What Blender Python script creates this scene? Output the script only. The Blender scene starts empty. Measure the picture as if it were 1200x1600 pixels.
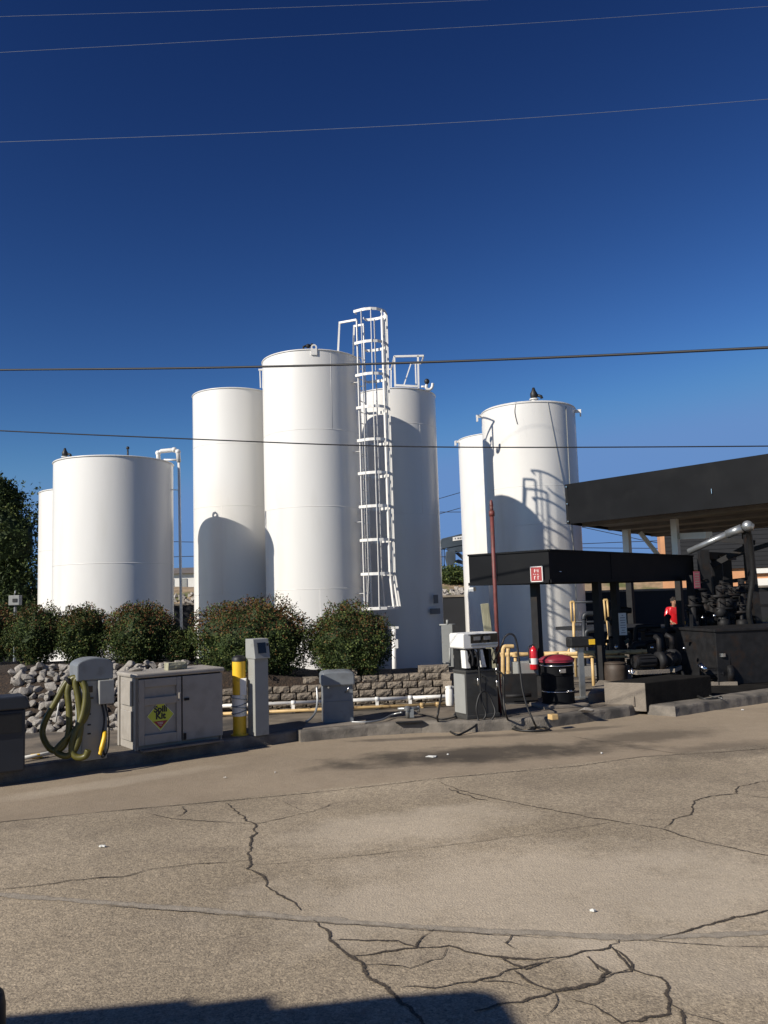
import bpy, bmesh, math, random
from mathutils import Vector, Matrix, Quaternion, noise
S = bpy.context.scene
C = S.collection
R = math.radians
# ------------------------------------------------------------------ camera
F, PITCH, ROLL, EYE = 1300.0, R(5.8), R(1.77), 1.9
_r0 = Vector((1, 0, 0)); FW = Vector((0, math.cos(PITCH), math.sin(PITCH))); _u0 = Vector((0, -math.sin(PITCH), math.cos(PITCH)))
RT = math.cos(ROLL)*_r0 - math.sin(ROLL)*_u0
UP = math.sin(ROLL)*_r0 + math.cos(ROLL)*_u0
CAM = Vector((0, 0, EYE))
cd = bpy.data.cameras.new('camera'); cam = bpy.data.objects.new('camera', cd); C.objects.link(cam)
cd.sensor_fit = 'VERTICAL'; cd.sensor_height = 24; cd.lens = 24*F/1600; cd.clip_end = 5000; cd.clip_start = 0.05
M3 = Matrix((RT, UP, -FW)).transposed()
cam.matrix_world = Matrix.Translation(CAM) @ M3.to_4x4()
S.camera = cam
# ------------------------------------------------------------------ light
AZ, EL = R(-53), R(31)          # azimuth measured from -Y (behind the camera), negative to the left
SUN = Vector((math.sin(AZ)*math.cos(EL), -math.cos(AZ)*math.cos(EL), math.sin(EL)))
w = bpy.data.worlds.new('World'); S.world = w; w.use_nodes = True
nt = w.node_tree; bg = nt.nodes['Background']
sky = nt.nodes.new('ShaderNodeTexSky'); sky.sky_type = 'NISHITA'; sky.sun_disc = False
sky.sun_elevation = EL; sky.sun_rotation = math.atan2(SUN.x, SUN.y)
sky.altitude = 0; sky.air_density = 1.0; sky.dust_density = 0.0; sky.ozone_density = 4.0
# deepen the clear-air blue: a contrast curve per channel on the sky's own colour
_sp = nt.nodes.new('ShaderNodeSeparateColor'); _cb = nt.nodes.new('ShaderNodeCombineColor'); nt.links.new(sky.outputs[0], _sp.inputs[0])
_tc = nt.nodes.new('ShaderNodeTexCoord'); _dt = nt.nodes.new('ShaderNodeVectorMath'); _dt.operation = 'DOT_PRODUCT'; _dt.inputs[1].default_value = SUN; nt.links.new(_tc.outputs['Generated'], _dt.inputs[0])
_cl = nt.nodes.new('ShaderNodeMath'); _cl.operation = 'MAXIMUM'; _cl.inputs[1].default_value = 0.0; nt.links.new(_dt.outputs['Value'], _cl.inputs[0])
_sq = nt.nodes.new('ShaderNodeMath'); _sq.operation = 'POWER'; _sq.inputs[1].default_value = 1.5; nt.links.new(_cl.outputs[0], _sq.inputs[0])
for _i, (_o, _t, _p, _cap) in enumerate(((.048, .0135, 2.08, .135), (.080, .0365, 2.02, .27), (.144, .122, 1.83, .56))):
    _a = nt.nodes.new('ShaderNodeMath'); _a.operation = 'POWER'; _a.inputs[1].default_value = _p; nt.links.new(_sp.outputs[_i], _a.inputs[0])
    _b = nt.nodes.new('ShaderNodeMath'); _b.operation = 'MULTIPLY'; _b.inputs[1].default_value = _t/(.1*2**.6)*(.055/_o)**_p; nt.links.new(_a.outputs[0], _b.inputs[0])
    _c = nt.nodes.new('ShaderNodeMath'); _c.operation = 'SMOOTH_MIN'; _c.inputs[2].default_value = _cap*.35/(.1*2**.6); _k = nt.nodes.new('ShaderNodeMath'); _k.operation = 'MULTIPLY_ADD'; _k.inputs[1].default_value = 1.1/(.1*2**.6); _k.inputs[2].default_value = _cap/(.1*2**.6); nt.links.new(_sq.outputs[0], _k.inputs[0]); nt.links.new(_k.outputs[0], _c.inputs[1]); nt.links.new(_b.outputs[0], _c.inputs[0]); nt.links.new(_c.outputs[0], _cb.inputs[_i])
nt.links.new(_cb.outputs[0], bg.inputs[0]); bg.inputs[1].default_value = 0.1
ld = bpy.data.lights.new('sun', 'SUN'); ld.energy = 3.9; ld.angle = R(0.53); ld.color = (1, 0.93, 0.82)
lo = bpy.data.objects.new('sun', ld); C.objects.link(lo); lo.rotation_euler = SUN.to_track_quat('Z', 'Y').to_euler(); lo.location = SUN*60
S.view_settings.view_transform = 'Standard'; S.view_settings.look = 'None'
S.view_settings.exposure = 0.6; S.view_settings.gamma = 1
S.cycles.max_bounces = 8

# ------------------------------------------------------------------ measuring helpers
def ray(x, y): return FW + (x-600)/F*RT + (800-y)/F*UP
def gp(x, y, z=0.0):
    d = ray(x, y); return CAM + d*((z-EYE)/d.z)
def at(x, y, Y):
    d = ray(x, y); return CAM + d*(Y/d.y)
rnd = random.Random(7)

# ------------------------------------------------------------------ materials
def mat(name, col, rough=0.6, metal=0.0, var=0.12, scale=6.0, bump=0.0, bscale=40.0, spec=0.5, col2=None, c2scale=2.0, c2lo=0.5, c2hi=0.65, coat=0.0, stretch=None, detail=6.0):
    m = bpy.data.materials.new(name); m.use_nodes = True
    t = m.node_tree; b = t.nodes['Principled BSDF']
    b.inputs['Roughness'].default_value = rough; b.inputs['Metallic'].default_value = metal
    b.inputs['Specular IOR Level'].default_value = spec
    if coat: b.inputs['Coat Weight'].default_value = coat; b.inputs['Coat Roughness'].default_value = 0.12
    tc = t.nodes.new('ShaderNodeTexCoord'); src = tc.outputs['Object']
    if stretch:
        mp = t.nodes.new('ShaderNodeMapping'); mp.inputs['Scale'].default_value = stretch
        t.links.new(src, mp.inputs[0]); src = mp.outputs[0]
    n = t.nodes.new('ShaderNodeTexNoise'); n.inputs['Scale'].default_value = scale; n.inputs['Detail'].default_value = detail
    t.links.new(src, n.inputs['Vector'])
    r = t.nodes.new('ShaderNodeValToRGB')
    lo_ = [max(0, c*(1-var)) for c in col]; hi_ = [min(1, c*(1+var)) for c in col]
    r.color_ramp.elements[0].position = 0.3; r.color_ramp.elements[1].position = 0.7
    r.color_ramp.elements[0].color = (*lo_, 1); r.color_ramp.elements[1].color = (*hi_, 1)
    t.links.new(n.outputs['Fac'], r.inputs[0]); out = r.outputs[0]
    if col2:
        n2 = t.nodes.new('ShaderNodeTexNoise'); n2.inputs['Scale'].default_value = c2scale; n2.inputs['Detail'].default_value = 8
        t.links.new(src, n2.inputs['Vector'])
        r2 = t.nodes.new('ShaderNodeValToRGB'); r2.color_ramp.elements[0].position = c2lo; r2.color_ramp.elements[1].position = c2hi
        t.links.new(n2.outputs['Fac'], r2.inputs[0])
        mx = t.nodes.new('ShaderNodeMix'); mx.data_type = 'RGBA'
        t.links.new(r2.outputs[0], mx.inputs['Factor']); t.links.new(out, mx.inputs['A']); mx.inputs['B'].default_value = (*col2, 1)
        out = mx.outputs['Result']
    t.links.new(out, b.inputs['Base Color'])
    rr = t.nodes.new('ShaderNodeMapRange'); rr.inputs['To Min'].default_value = max(0.02, rough-0.08); rr.inputs['To Max'].default_value = min(1, rough+0.08)
    t.links.new(n.outputs['Fac'], rr.inputs['Value']); t.links.new(rr.outputs[0], b.inputs['Roughness'])
    if bump:
        nb = t.nodes.new('ShaderNodeTexNoise'); nb.inputs['Scale'].default_value = bscale; nb.inputs['Detail'].default_value = 5
        t.links.new(src, nb.inputs['Vector'])
        bp = t.nodes.new('ShaderNodeBump'); bp.inputs['Strength'].default_value = bump; bp.inputs['Distance'].default_value = 0.02
        t.links.new(nb.outputs['Fac'], bp.inputs['Height']); t.links.new(bp.outputs[0], b.inputs['Normal'])
    return m

MT = {}
MT['tank'] = mat('white_tank_paint', (.68, .665, .632), .30, var=.03, scale=.8, bump=.16, bscale=1.1, col2=(.61, .59, .54), c2scale=1.0, c2lo=.58, c2hi=.85, stretch=(1.6, 1.6, .35))
MT['tank_trim'] = mat('white_trim_paint', (.68, .665, .63), .35, var=.04, scale=5)
MT['black_paint'] = mat('black_fascia_paint', (.0045, .005, .0062), .6, spec=.14, var=.3, scale=2, bump=.12, bscale=3, col2=(.0075, .008, .009), c2scale=1.5)
MT['soffit'] = mat('brown_soffit', (.17, .145, .12), .6, var=.25, scale=2)
MT['dark_steel'] = mat('dark_steel', (.012, .012, .013), .6, 0, spec=.25, var=.3, scale=8, col2=(.022, .014, .010), c2scale=5, c2lo=.55, c2hi=.75)
MT['black_rubber'] = mat('black_rubber', (.010, .010, .010), .55, var=.25, scale=20)
MT['grey_steel'] = mat('grey_steel', (.32, .33, .33), .38, .7, var=.15, scale=8)
MT['chrome'] = mat('bright_steel', (.6, .6, .6), .22, 1.0, var=.1, scale=30)
MT['yellow'] = mat('yellow_paint', (.75, .46, .025), .45, var=.08, scale=7, col2=(.30, .19, .05), c2scale=9, c2lo=.6, c2hi=.72)
MT['tan_pipe'] = mat('tan_pipe_paint', (.55, .38, .17), .5, var=.15, scale=8, col2=(.20, .12, .06), c2scale=9, c2lo=.58, c2hi=.7)
MT['white_pipe'] = mat('white_pipe_paint', (.74, .73, .69), .4, var=.06, scale=8, col2=(.4, .37, .32), c2scale=10, c2lo=.6, c2hi=.75)
MT['cab'] = mat('taupe_plastic', (.30, .275, .24), .55, var=.06, scale=9, bump=.05, bscale=120, col2=(.22, .20, .17), c2scale=4, c2lo=.55, c2hi=.8)
MT['cabdark'] = mat('shadow_gap_black', (.01, .01, .01), .8)
MT['grey_plastic'] = mat('blue_grey_plastic', (.155, .17, .185), .5, var=.08, scale=6, bump=.04, bscale=90, col2=(.09, .09, .09), c2scale=5, c2lo=.55, c2hi=.8)
MT['light_grey'] = mat('light_grey_paint', (.27, .275, .26), .5, var=.06, scale=5, col2=(.18, .175, .16), c2scale=5, c2lo=.58, c2hi=.8)
MT['stainless'] = mat('stainless_panel', (.075, .074, .068), .45, .3, var=.12, scale=4, stretch=(1, 1, 5), col2=(.04, .038, .034), c2scale=4, c2lo=.55, c2hi=.8)
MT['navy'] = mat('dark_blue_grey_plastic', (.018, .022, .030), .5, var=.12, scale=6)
MT['hose_green'] = mat('olive_hose', (.085, .078, .012), .45, var=.2, scale=14)
MT['yellow_hose'] = mat('yellow_nozzle', (.75, .45, .02), .4, var=.05)
MT['block'] = mat('split_face_block', (.21, .175, .135), .9, var=.28, scale=14, bump=.9, bscale=38, col2=(.12, .10, .08), c2scale=7, c2lo=.5, c2hi=.7)
MT['rock'] = mat('limestone_rock', (.33, .305, .27), .9, var=.3, scale=7, bump=.7, bscale=22, col2=(.22, .19, .165), c2scale=4, c2lo=.5, c2hi=.72)
MT['mulch'] = mat('dark_mulch', (.030, .020, .013), .95, var=.6, scale=30, bump=1.0, bscale=45, col2=(.06, .036, .02), c2scale=24, c2lo=.52, c2hi=.66)
MT['soil'] = mat('dry_earth', (.27, .20, .125), .95, var=.3, scale=3, bump=.8, bscale=6, col2=(.10, .11, .04), c2scale=.6, c2lo=.48, c2hi=.6)
MT['kerb'] = mat('old_kerb_concrete', (.17, .15, .125), .9, var=.25, scale=9, bump=.6, bscale=60, col2=(.075, .068, .06), c2scale=2.6, c2lo=.45, c2hi=.68)
MT['island'] = mat('island_concrete', (.17, .14, .105), .9, var=.2, scale=5, bump=.4, bscale=60, col2=(.06, .053, .045), c2scale=1.6, c2lo=.42, c2hi=.66)
MT['plinth'] = mat('plinth_concrete', (.21, .18, .145), .9, var=.16, scale=6, bump=.4, bscale=40, col2=(.12, .10, .085), c2scale=3, c2lo=.5, c2hi=.75)
MT['pit'] = mat('pale_gravel', (.20, .19, .17), .95, var=.5, scale=20, bump=.6, bscale=40)
MT['oily_shade'] = mat('oil_and_shade_black_concrete', (.014, .013, .012), .9, spec=.1, var=.3, scale=5, bump=.3, bscale=30)  # oil stain and canopy shade put into one near-black colour
MT['keg'] = mat('brown_keg_paint', (.05, .036, .026), .6, var=.25, scale=6)
MT['crack'] = mat('dirt_filled_crack', (.062, .048, .034), .95, var=.5, scale=40, bump=.6, bscale=70)
MT['joint'] = mat('joint_sealant', (.30, .26, .205), .9, var=.22, scale=16, bump=.3, bscale=90)
MT['wood'] = mat('weathered_wood', (.27, .26, .18), .85, var=.25, scale=5, stretch=(6, 6, .6), bump=.5, bscale=20)
MT['rust_pipe'] = mat('red_brown_pipe', (.14, .035, .03), .55, var=.25, scale=10, col2=(.09, .03, .02), c2scale=6)
MT['red'] = mat('red_enamel', (.52, .012, .018), .3, var=.05, coat=.4)
MT['drum_red'] = mat('dark_red_lid', (.22, .02, .035), .35, var=.2, scale=7)
MT['sign_red'] = mat('sign_red', (.28, .03, .03), .5, var=.1)
MT['sign_white'] = mat('sign_white', (.72, .70, .66), .5, var=.04)
MT['sign_black'] = mat('sign_black', (.012, .012, .012), .5)
MT['sign_lime'] = mat('sign_lime', (.50, .54, .045), .45, var=.05)
MT['sign_pink'] = mat('faded_red_sign', (.20, .05, .07), .6)
MT['paper'] = mat('paper_sheet', (.6, .6, .57), .7, var=.05)
MT['paper_grey'] = mat('printed_grey', (.16, .16, .16), .7)
MT['glass'] = mat('dark_display_glass', (.012, .013, .014), .08)
MT['brick'] = mat('orange_wall', (.52, .26, .13), .85, var=.1, scale=2, bump=.2, bscale=30)
MT['bldg_white'] = mat('white_wall', (.66, .65, .61), .7, var=.05, scale=1)
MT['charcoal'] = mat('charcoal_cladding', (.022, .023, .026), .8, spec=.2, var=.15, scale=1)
MT['exc'] = mat('dark_excavator_paint', (.045, .06, .075), .5, var=.2, scale=2)
MT['bark'] = mat('bark', (.09, .065, .045), .95, var=.35, scale=12, bump=.8, bscale=25)
MT['wire'] = mat('black_cable', (.012, .012, .014), .6)
MT['wire_light'] = mat('grey_cable', (.17, .20, .27), .5)
MT['skin'] = mat('skin', (.36, .19, .12), .55, var=.06)
MT['hair'] = mat('dark_hair', (.02, .014, .010), .6)
MT['jeans'] = mat('dark_denim', (.03, .035, .055), .85)
MT['truck_white'] = mat('truck_white', (.6, .6, .6), .4)
MT['grass'] = mat('dry_grass', (.17, .20, .06), .9, var=.5, scale=8)
for nm, c in dict(leaf_dark=(.027, .042, .013), leaf_mid=(.060, .084, .022), leaf_light=(.11, .13, .036), leaf_red=(.115, .050, .020), leaf_bronze=(.11, .062, .020), leaf_fresh=(.10, .145, .04)).items():
    m = mat(nm, c, .62, var=.35, scale=3); MT[nm] = m
    b = m.node_tree.nodes['Principled BSDF']; b.inputs['Specular IOR Level'].default_value = .18

# concrete lot: exposed aggregate, smoother far slab, oil stain near the dispensers
def lot_material(j0, j1, stains):
    m = bpy.data.materials.new('weathered_concrete'); m.use_nodes = True
    t = m.node_tree; N = t.nodes; L = t.links; b = N['Principled BSDF']
    tc = N.new('ShaderNodeTexCoord'); P = tc.outputs['Object']
    def noise_(s, d=6, rough=.55):
        n = N.new('ShaderNodeTexNoise'); n.inputs['Scale'].default_value = s; n.inputs['Detail'].default_value = d; n.inputs['Roughness'].default_value = rough
        L.new(P, n.inputs['Vector']); return n.outputs['Fac']
    def ramp(x, a, bb, ca=(0, 0, 0, 1), cb=(1, 1, 1, 1)):
        r = N.new('ShaderNodeValToRGB'); r.color_ramp.elements[0].position = a; r.color_ramp.elements[1].position = bb
        r.color_ramp.elements[0].color = ca; r.color_ramp.elements[1].color = cb; L.new(x, r.inputs[0]); return r.outputs[0]
    def mix(f, a, bcol, mode='MIX'):
        x = N.new('ShaderNodeMix'); x.data_type = 'RGBA'; x.blend_type = mode
        if isinstance(f, float): x.inputs['Factor'].default_value = f
        else: L.new(f, x.inputs['Factor'])
        for k, v in (('A', a), ('B', bcol)):
            if isinstance(v, tuple): x.inputs[k].default_value = (*v, 1)
            else: L.new(v, x.inputs[k])
        return x.outputs['Result']
    def math_(op, a, bb):
        x = N.new('ShaderNodeMath'); x.operation = op
        for i, v in enumerate((a, bb)):
            if isinstance(v, float): x.inputs[i].default_value = v
            else: L.new(v, x.inputs[i])
        return x.outputs[0]
    sep = N.new('ShaderNodeSeparateXYZ'); L.new(P, sep.inputs[0]); X, Y = sep.outputs[0], sep.outputs[1]
    base = ramp(noise_(.55, 5), .3, .72, (.262, .220, .162, 1), (.41, .35, .268, 1))
    base = mix(ramp(noise_(1.7, 8, .7), .52, .75), base, (.235, .197, .152))
    # aggregate grains: two sizes of voronoi cells with their own tone
    grain = None
    for sc, amt in ((95., .55), (42., .30)):
        v = N.new('ShaderNodeTexVoronoi'); v.inputs['Scale'].default_value = sc; L.new(P, v.inputs['Vector'])
        hs = N.new('ShaderNodeSeparateColor'); L.new(v.outputs['Color'], hs.inputs[0])
        g = ramp(hs.outputs[0], .0, 1., (.42, .40, .38, 1), (1.42, 1.38, 1.30, 1))
        near = mix(amt, (1., 1., 1.), g)
        grain = near if grain is None else mix(1., grain, near, 'MULTIPLY')
    pits = ramp(noise_(120., 2), .60, .68)
    agg = mix(1., base, grain, 'MULTIPLY')
    agg = mix(math_('MULTIPLY', pits, .55), agg, (.07, .058, .045))
    agg = mix(math_('MULTIPLY', ramp(noise_(44., 3), .59, .68), .6), agg, (.085, .07, .053))
    smooth = mix(.25, mix(ramp(noise_(3.5, 8, .65), .4, .7), (.30, .242, .175), (.262, .208, .148)), agg)
    # signed distance from the slab joint j0-j1
    d = (j1-j0).xy.normalized(); n = Vector((-d.y, d.x))
    s = math_('ADD', math_('MULTIPLY', X, float(n.x)), math_('MULTIPLY', Y, float(n.y)))
    s = math_('SUBTRACT', s, float(n.dot(j0.xy)))
    far = ramp(s, .0, .02)
    col = mix(far, agg, smooth)
    for (cx, cy, ax, ay, ang, amt) in stains:
        ca, sa = math.cos(ang), math.sin(ang)
        dx = math_('SUBTRACT', X, float(cx)); dy = math_('SUBTRACT', Y, float(cy))
        u = math_('ADD', math_('MULTIPLY', dx, ca/ax), math_('MULTIPLY', dy, sa/ax))
        v = math_('ADD', math_('MULTIPLY', dx, -sa/ay), math_('MULTIPLY', dy, ca/ay))
        q = math_('ADD', math_('MULTIPLY', u, u), math_('MULTIPLY', v, v))
        q = math_('ADD', q, math_('MULTIPLY', math_('SUBTRACT', noise_(1.6, 9, .65), .5), 2.6))
        k = ramp(q, .15, 1.1, (1, 1, 1, 1), (0, 0, 0, 1))
        col = mix(math_('MULTIPLY', k, float(amt)), col, (.038, .032, .026) if amt > 0 else (.50, .43, .335)) if amt > 0 else mix(math_('MULTIPLY', k, float(-amt)), col, (.50, .43, .335))
    col = mix(1., col, ramp(noise_(.22, 3), .32, .68, (.88, .88, .88, 1), (1.22, 1.21, 1.19, 1)), 'MULTIPLY')
    L.new(col, b.inputs['Base Color']); b.inputs['Roughness'].default_value = .85; b.inputs['Specular IOR Level'].default_value = .3
    bp = N.new('ShaderNodeBump'); bp.inputs['Strength'].default_value = .55; bp.inputs['Distance'].default_value = .012
    h = math_('ADD', noise_(75., 4), math_('MULTIPLY', noise_(9., 4), .8)); L.new(h, bp.inputs['Height']); L.new(bp.outputs[0], b.inputs['Normal'])
    return m

# ------------------------------------------------------------------ mesh builder
class MB:
    def __init__(s): s.v = []; s.f = []; s.mi = []; s.sm = []
    def add(s, verts, faces, mi=0, smooth=False):
        o = len(s.v); s.v += [Vector(v) for v in verts]
        for f in faces: s.f.append(tuple(i+o for i in f)); s.mi.append(mi); s.sm.append(smooth)
        return s
    def box(s, c, d, rot=None, mi=0, taper=1.0):
        c = Vector(c); hx, hy, hz = d[0]/2, d[1]/2, d[2]/2
        vs = [Vector((x*hx*(taper if z > 0 else 1), y*hy*(taper if z > 0 else 1), z*hz)) for z in (-1, 1) for y in (-1, 1) for x in (-1, 1)]
        if rot is not None:
            if isinstance(rot, (int, float)): rot = Matrix.Rotation(rot, 3, 'Z')
            vs = [rot @ v for v in vs]
        return s.add([c+v for v in vs], [(0, 2, 3, 1), (4, 5, 7, 6), (0, 1, 5, 4), (2, 6, 7, 3), (0, 4, 6, 2), (1, 3, 7, 5)], mi)
    def bar(s, a, b, wd, th=None, up=None, mi=0):        # rectangular bar from a to b
        a, b = Vector(a), Vector(b); th = th or wd; z = (b-a); ln = z.length; z.normalize()
        ref = Vector(up) if up is not None else (Vector((0, 0, 1)) if abs(z.z) < .95 else Vector((1, 0, 0)))
        x = ref.cross(z).normalized(); y = z.cross(x)
        rot = Matrix((x, y, z)).transposed()
        return s.box((a+b)/2, (wd, th, ln), rot, mi)
    def prism(s, poly, z0, z1, mi=0):                     # poly in xy, counter-clockwise
        n = len(poly); vs = [(p[0], p[1], z0) for p in poly]+[(p[0], p[1], z1) for p in poly]
        fs = [tuple(range(n-1, -1, -1)), tuple(range(n, 2*n))]+[(i, (i+1) % n, n+(i+1) % n, n+i) for i in range(n)]
        return s.add(vs, fs, mi)
    def prism_y(s, poly, y0, y1, mi=0):                   # poly in xz, extruded along y
        n = len(poly); vs = [(p[0], y0, p[1]) for p in poly]+[(p[0], y1, p[1]) for p in poly]
        fs = [tuple(range(n)), tuple(range(2*n-1, n-1, -1))]+[(i, n+i, n+(i+1) % n, (i+1) % n) for i in range(n)]
        return s.add(vs, fs, mi)
    def tube(s, pts, r, n=8, mi=0, caps=True, closed=False):
        pts = [Vector(p) for p in pts]; m = len(pts); rs = r if isinstance(r, (list, tuple)) else [r]*m
        vs = []; fs = []; prev = None
        for i, p in enumerate(pts):
            if closed: tg = pts[(i+1) % m]-pts[i-1]
            else: tg = pts[min(i+1, m-1)]-pts[max(i-1, 0)]
            tg.normalize()
            if prev is None:
                ref = Vector((0, 0, 1)) if abs(tg.z) < .9 else Vector((1, 0, 0)); x = ref.cross(tg).normalized()
            else: x = (prev-tg*prev.dot(tg)).normalized()
            prev = x; y = tg.cross(x)
            for k in range(n):
                a = 2*math.pi*k/n; vs.append(p+rs[i]*(math.cos(a)*x+math.sin(a)*y))
        rng = m if closed else m-1
        for i in range(rng):
            j = (i+1) % m
            for k in range(n): fs.append((i*n+k, i*n+(k+1) % n, j*n+(k+1) % n, j*n+k))
        s.add(vs, fs, mi, True)
        if caps and not closed:
            o = len(s.v)-len(vs)
            s.f.append(tuple(o+k for k in range(n-1, -1, -1))); s.mi.append(mi); s.sm.append(False)
            s.f.append(tuple(o+(m-1)*n+k for k in range(n))); s.mi.append(mi); s.sm.append(False)
        return s
    def lathe(s, prof, c=(0, 0, 0), n=24, mi=0, smooth=True, split=True):   # prof: (r,z) bottom to top
        c = Vector(c)
        segs = [[prof[i], prof[i+1]] for i in range(len(prof)-1)] if split else [prof]
        for sg in segs:
            vs = []; fs = []
            for (r, z) in sg:
                for k in range(n):
                    a = 2*math.pi*k/n; vs.append(c+Vector((r*math.cos(a), r*math.sin(a), z)))
            for i in range(len(sg)-1):
                for k in range(n): fs.append((i*n+k, i*n+(k+1) % n, (i+1)*n+(k+1) % n, (i+1)*n+k))
            s.add(vs, fs, mi, smooth)
        return s
    def ring(s, c, r, tr, n=48, mi=0, m=6):
        return s.tube([Vector(c)+Vector((r*math.cos(2*math.pi*k/n), r*math.sin(2*math.pi*k/n), 0)) for k in range(n)], tr, m, mi, closed=True)
    def ball(s, c, r, mi=0, n=12, sq=(1, 1, 1)):
        c = Vector(c); h = n//2; vs = [c+Vector((0, 0, -r*sq[2]))]
        for i in range(1, h):
            a = -math.pi/2+math.pi*i/h
            for k in range(n): vs.append(c+Vector((r*sq[0]*math.cos(a)*math.cos(2*math.pi*k/n), r*sq[1]*math.cos(a)*math.sin(2*math.pi*k/n), r*sq[2]*math.sin(a))))
        vs.append(c+Vector((0, 0, r*sq[2]))); fs = []; t = len(vs)-1
        for k in range(n):
            fs.append((0, 1+(k+1) % n, 1+k)); fs.append((t, t-n+k, t-n+(k+1) % n))
            for i in range(h-2): fs.append((1+i*n+k, 1+i*n+(k+1) % n, 1+(i+1)*n+(k+1) % n, 1+(i+1)*n+k))
        return s.add(vs, fs, mi, True)
    def build(s, name, mats, parent=None, bevel=0.0, origin=None, world=False):
        me = bpy.data.meshes.new(name); vs = s.v
        if world and parent is not None:
            inv = parent_matrix(parent).inverted(); vs = [inv @ v for v in vs]
        elif origin is not None: vs = [v-Vector(origin) for v in vs]
        me.from_pydata(vs, [], s.f); me.update()
        if not isinstance(mats, (list, tuple)): mats = [mats]
        for m in mats: me.materials.append(m)
        me.polygons.foreach_set('material_index', s.mi); me.polygons.foreach_set('use_smooth', s.sm)
        o = bpy.data.objects.new(name, me); C.objects.link(o)
        if parent is not None: o.parent = parent
        elif origin is not None: o.location = origin
        if bevel:
            md = o.modifiers.new('bevel', 'BEVEL'); md.width = bevel; md.segments = 2; md.limit_method = 'ANGLE'; md.angle_limit = R(40)
        return o
def parent_matrix(o):
    m = Matrix.LocRotScale(o.location, o.rotation_euler, o.scale)
    return parent_matrix(o.parent) @ m if o.parent else m
def thing(name, label, cat, loc=(0, 0, 0), rotz=0, group=None):
    o = bpy.data.objects.new(name, None); C.objects.link(o); o.empty_display_size = .2
    o.location = loc; o.rotation_euler = (0, 0, rotz); return tag(o, label, cat, group)
def tag(o, label, cat, group=None):
    o['label'] = label; o['category'] = cat
    if group: o['group'] = group
    return o
def struct(o, kind='structure'): o['kind'] = kind; return o
def bez(pts, n=8):                                        # catmull-rom through points
    pts = [Vector(p) for p in pts]; out = []
    for i in range(len(pts)-1):
        p0 = pts[max(i-1, 0)]; p1 = pts[i]; p2 = pts[i+1]; p3 = pts[min(i+2, len(pts)-1)]
        for k in range(n):
            t = k/n; out.append(.5*((2*p1)+(p2-p0)*t+(2*p0-5*p1+4*p2-p3)*t*t+(3*p1-p0-3*p2+p3)*t**3))
    return out+[pts[-1]]
def text_mesh(name, body, size, mt, parent, loc, rot, bold=0.0, depth=.0008, spacing=1.0, line=1.0):
    cu = bpy.data.curves.new(name, 'FONT'); cu.body = body; cu.size = size; cu.align_x = 'CENTER'; cu.align_y = 'CENTER'; cu.offset = bold; cu.extrude = depth; cu.space_character = spacing; cu.space_line = line
    tmp = bpy.data.objects.new(name, cu); C.objects.link(tmp)
    me = bpy.data.meshes.new_from_object(tmp.evaluated_get(bpy.context.evaluated_depsgraph_get()))
    bpy.data.objects.remove(tmp); bpy.data.curves.remove(cu)
    me.materials.clear(); me.materials.append(mt)
    o = bpy.data.objects.new(name, me); C.objects.link(o); o.parent = parent; o.location = loc; o.rotation_euler = rot
    return o

# ================================================================== GROUND
J0, J1 = gp(0, 1285), gp(1000, 1183)
s1, s2 = gp(760, 1178), gp(1010, 1150)
MT['lot'] = lot_material(J0, J1, [(s1.x, s1.y, 2.2, .62, R(8), .8), (s2.x, s2.y, 1.2, .5, R(20), .5), (gp(700, 1152).x, gp(700, 1152).y, 1.6, .16, R(3), .6), (gp(900, 1140).x, gp(900, 1140).y, .9, .14, R(14), .5), (gp(620, 1192).x, gp(620, 1192).y, 1.3, .28, R(12), .45), (gp(1150, 1170).x, gp(1150, 1170).y, 1.3, .45, R(25), .45), (gp(850, 1390).x, gp(850, 1390).y, 2.2, 1.1, R(5), -.55), (gp(640, 1290).x, gp(640, 1290).y, 1.3, .6, R(20), -.45), (gp(1080, 1500).x, gp(1080, 1500).y, .7, .5, 0, -.4), (gp(160, 1225).x, gp(160, 1225).y, 1.5, .25, R(35), -.35)])
lot = MB(); lot.add([(-300, -300, 0), (300, -300, 0), (300, 17.2, 0), (-300, 17.2, 0)], [(0, 1, 2, 3)])
struct(lot.build('lot_pavement', MT['lot']))
def sm(a, b, x):
    t = min(1, max(0, (x-a)/(b-a))); return t*t*(3-2*t)
def terrain_z(x, y):
    pit = sm(4.6, 3.0, x) if False else (1-sm(7.0, 9.0, x))*sm(-30, -24, x)
    z = -.004 - .45*sm(16.9, 17.6, y)*pit
    if y > 33: z += (2.75+.45*pit)*sm(34, 44, y)
    if y > 60: z += 6*sm(60, 400, y)
    if y > 30: z += .25*noise.noise(Vector((x*.3, y*.3, 0)))*sm(33, 38, y)
    return z
tb = MB(); xs = [-900, -400, -200, -100, -60, -40]+[-30+i*1.0 for i in range(61)]+[35, 45, 60, 100, 200, 400, 900]
ys = [17.0, 17.2, 17.4, 17.6, 17.8, 18.5, 20, 24, 28, 31, 33, 34, 35, 36, 37, 38, 39, 40, 41, 42, 43, 44, 46, 50, 55, 60, 70, 85, 100, 140, 200, 300, 500, 900, 1800]
tv = [(x, y, terrain_z(x, y)) for y in ys for x in xs]; nx = len(xs)
tb.add(tv, [(j*nx+i, j*nx+i+1, (j+1)*nx+i+1, (j+1)*nx+i) for j in range(len(ys)-1) for i in range(nx-1)], 0, True)
for k, f in enumerate(tb.f):
    c_ = sum((tb.v[i] for i in f), Vector())/4
    if c_.y < 34 and -32 < c_.x < 8: tb.mi[k] = 1
struct(tb.build('terrain', [MT['soil'], MT['pit']]))

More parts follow.
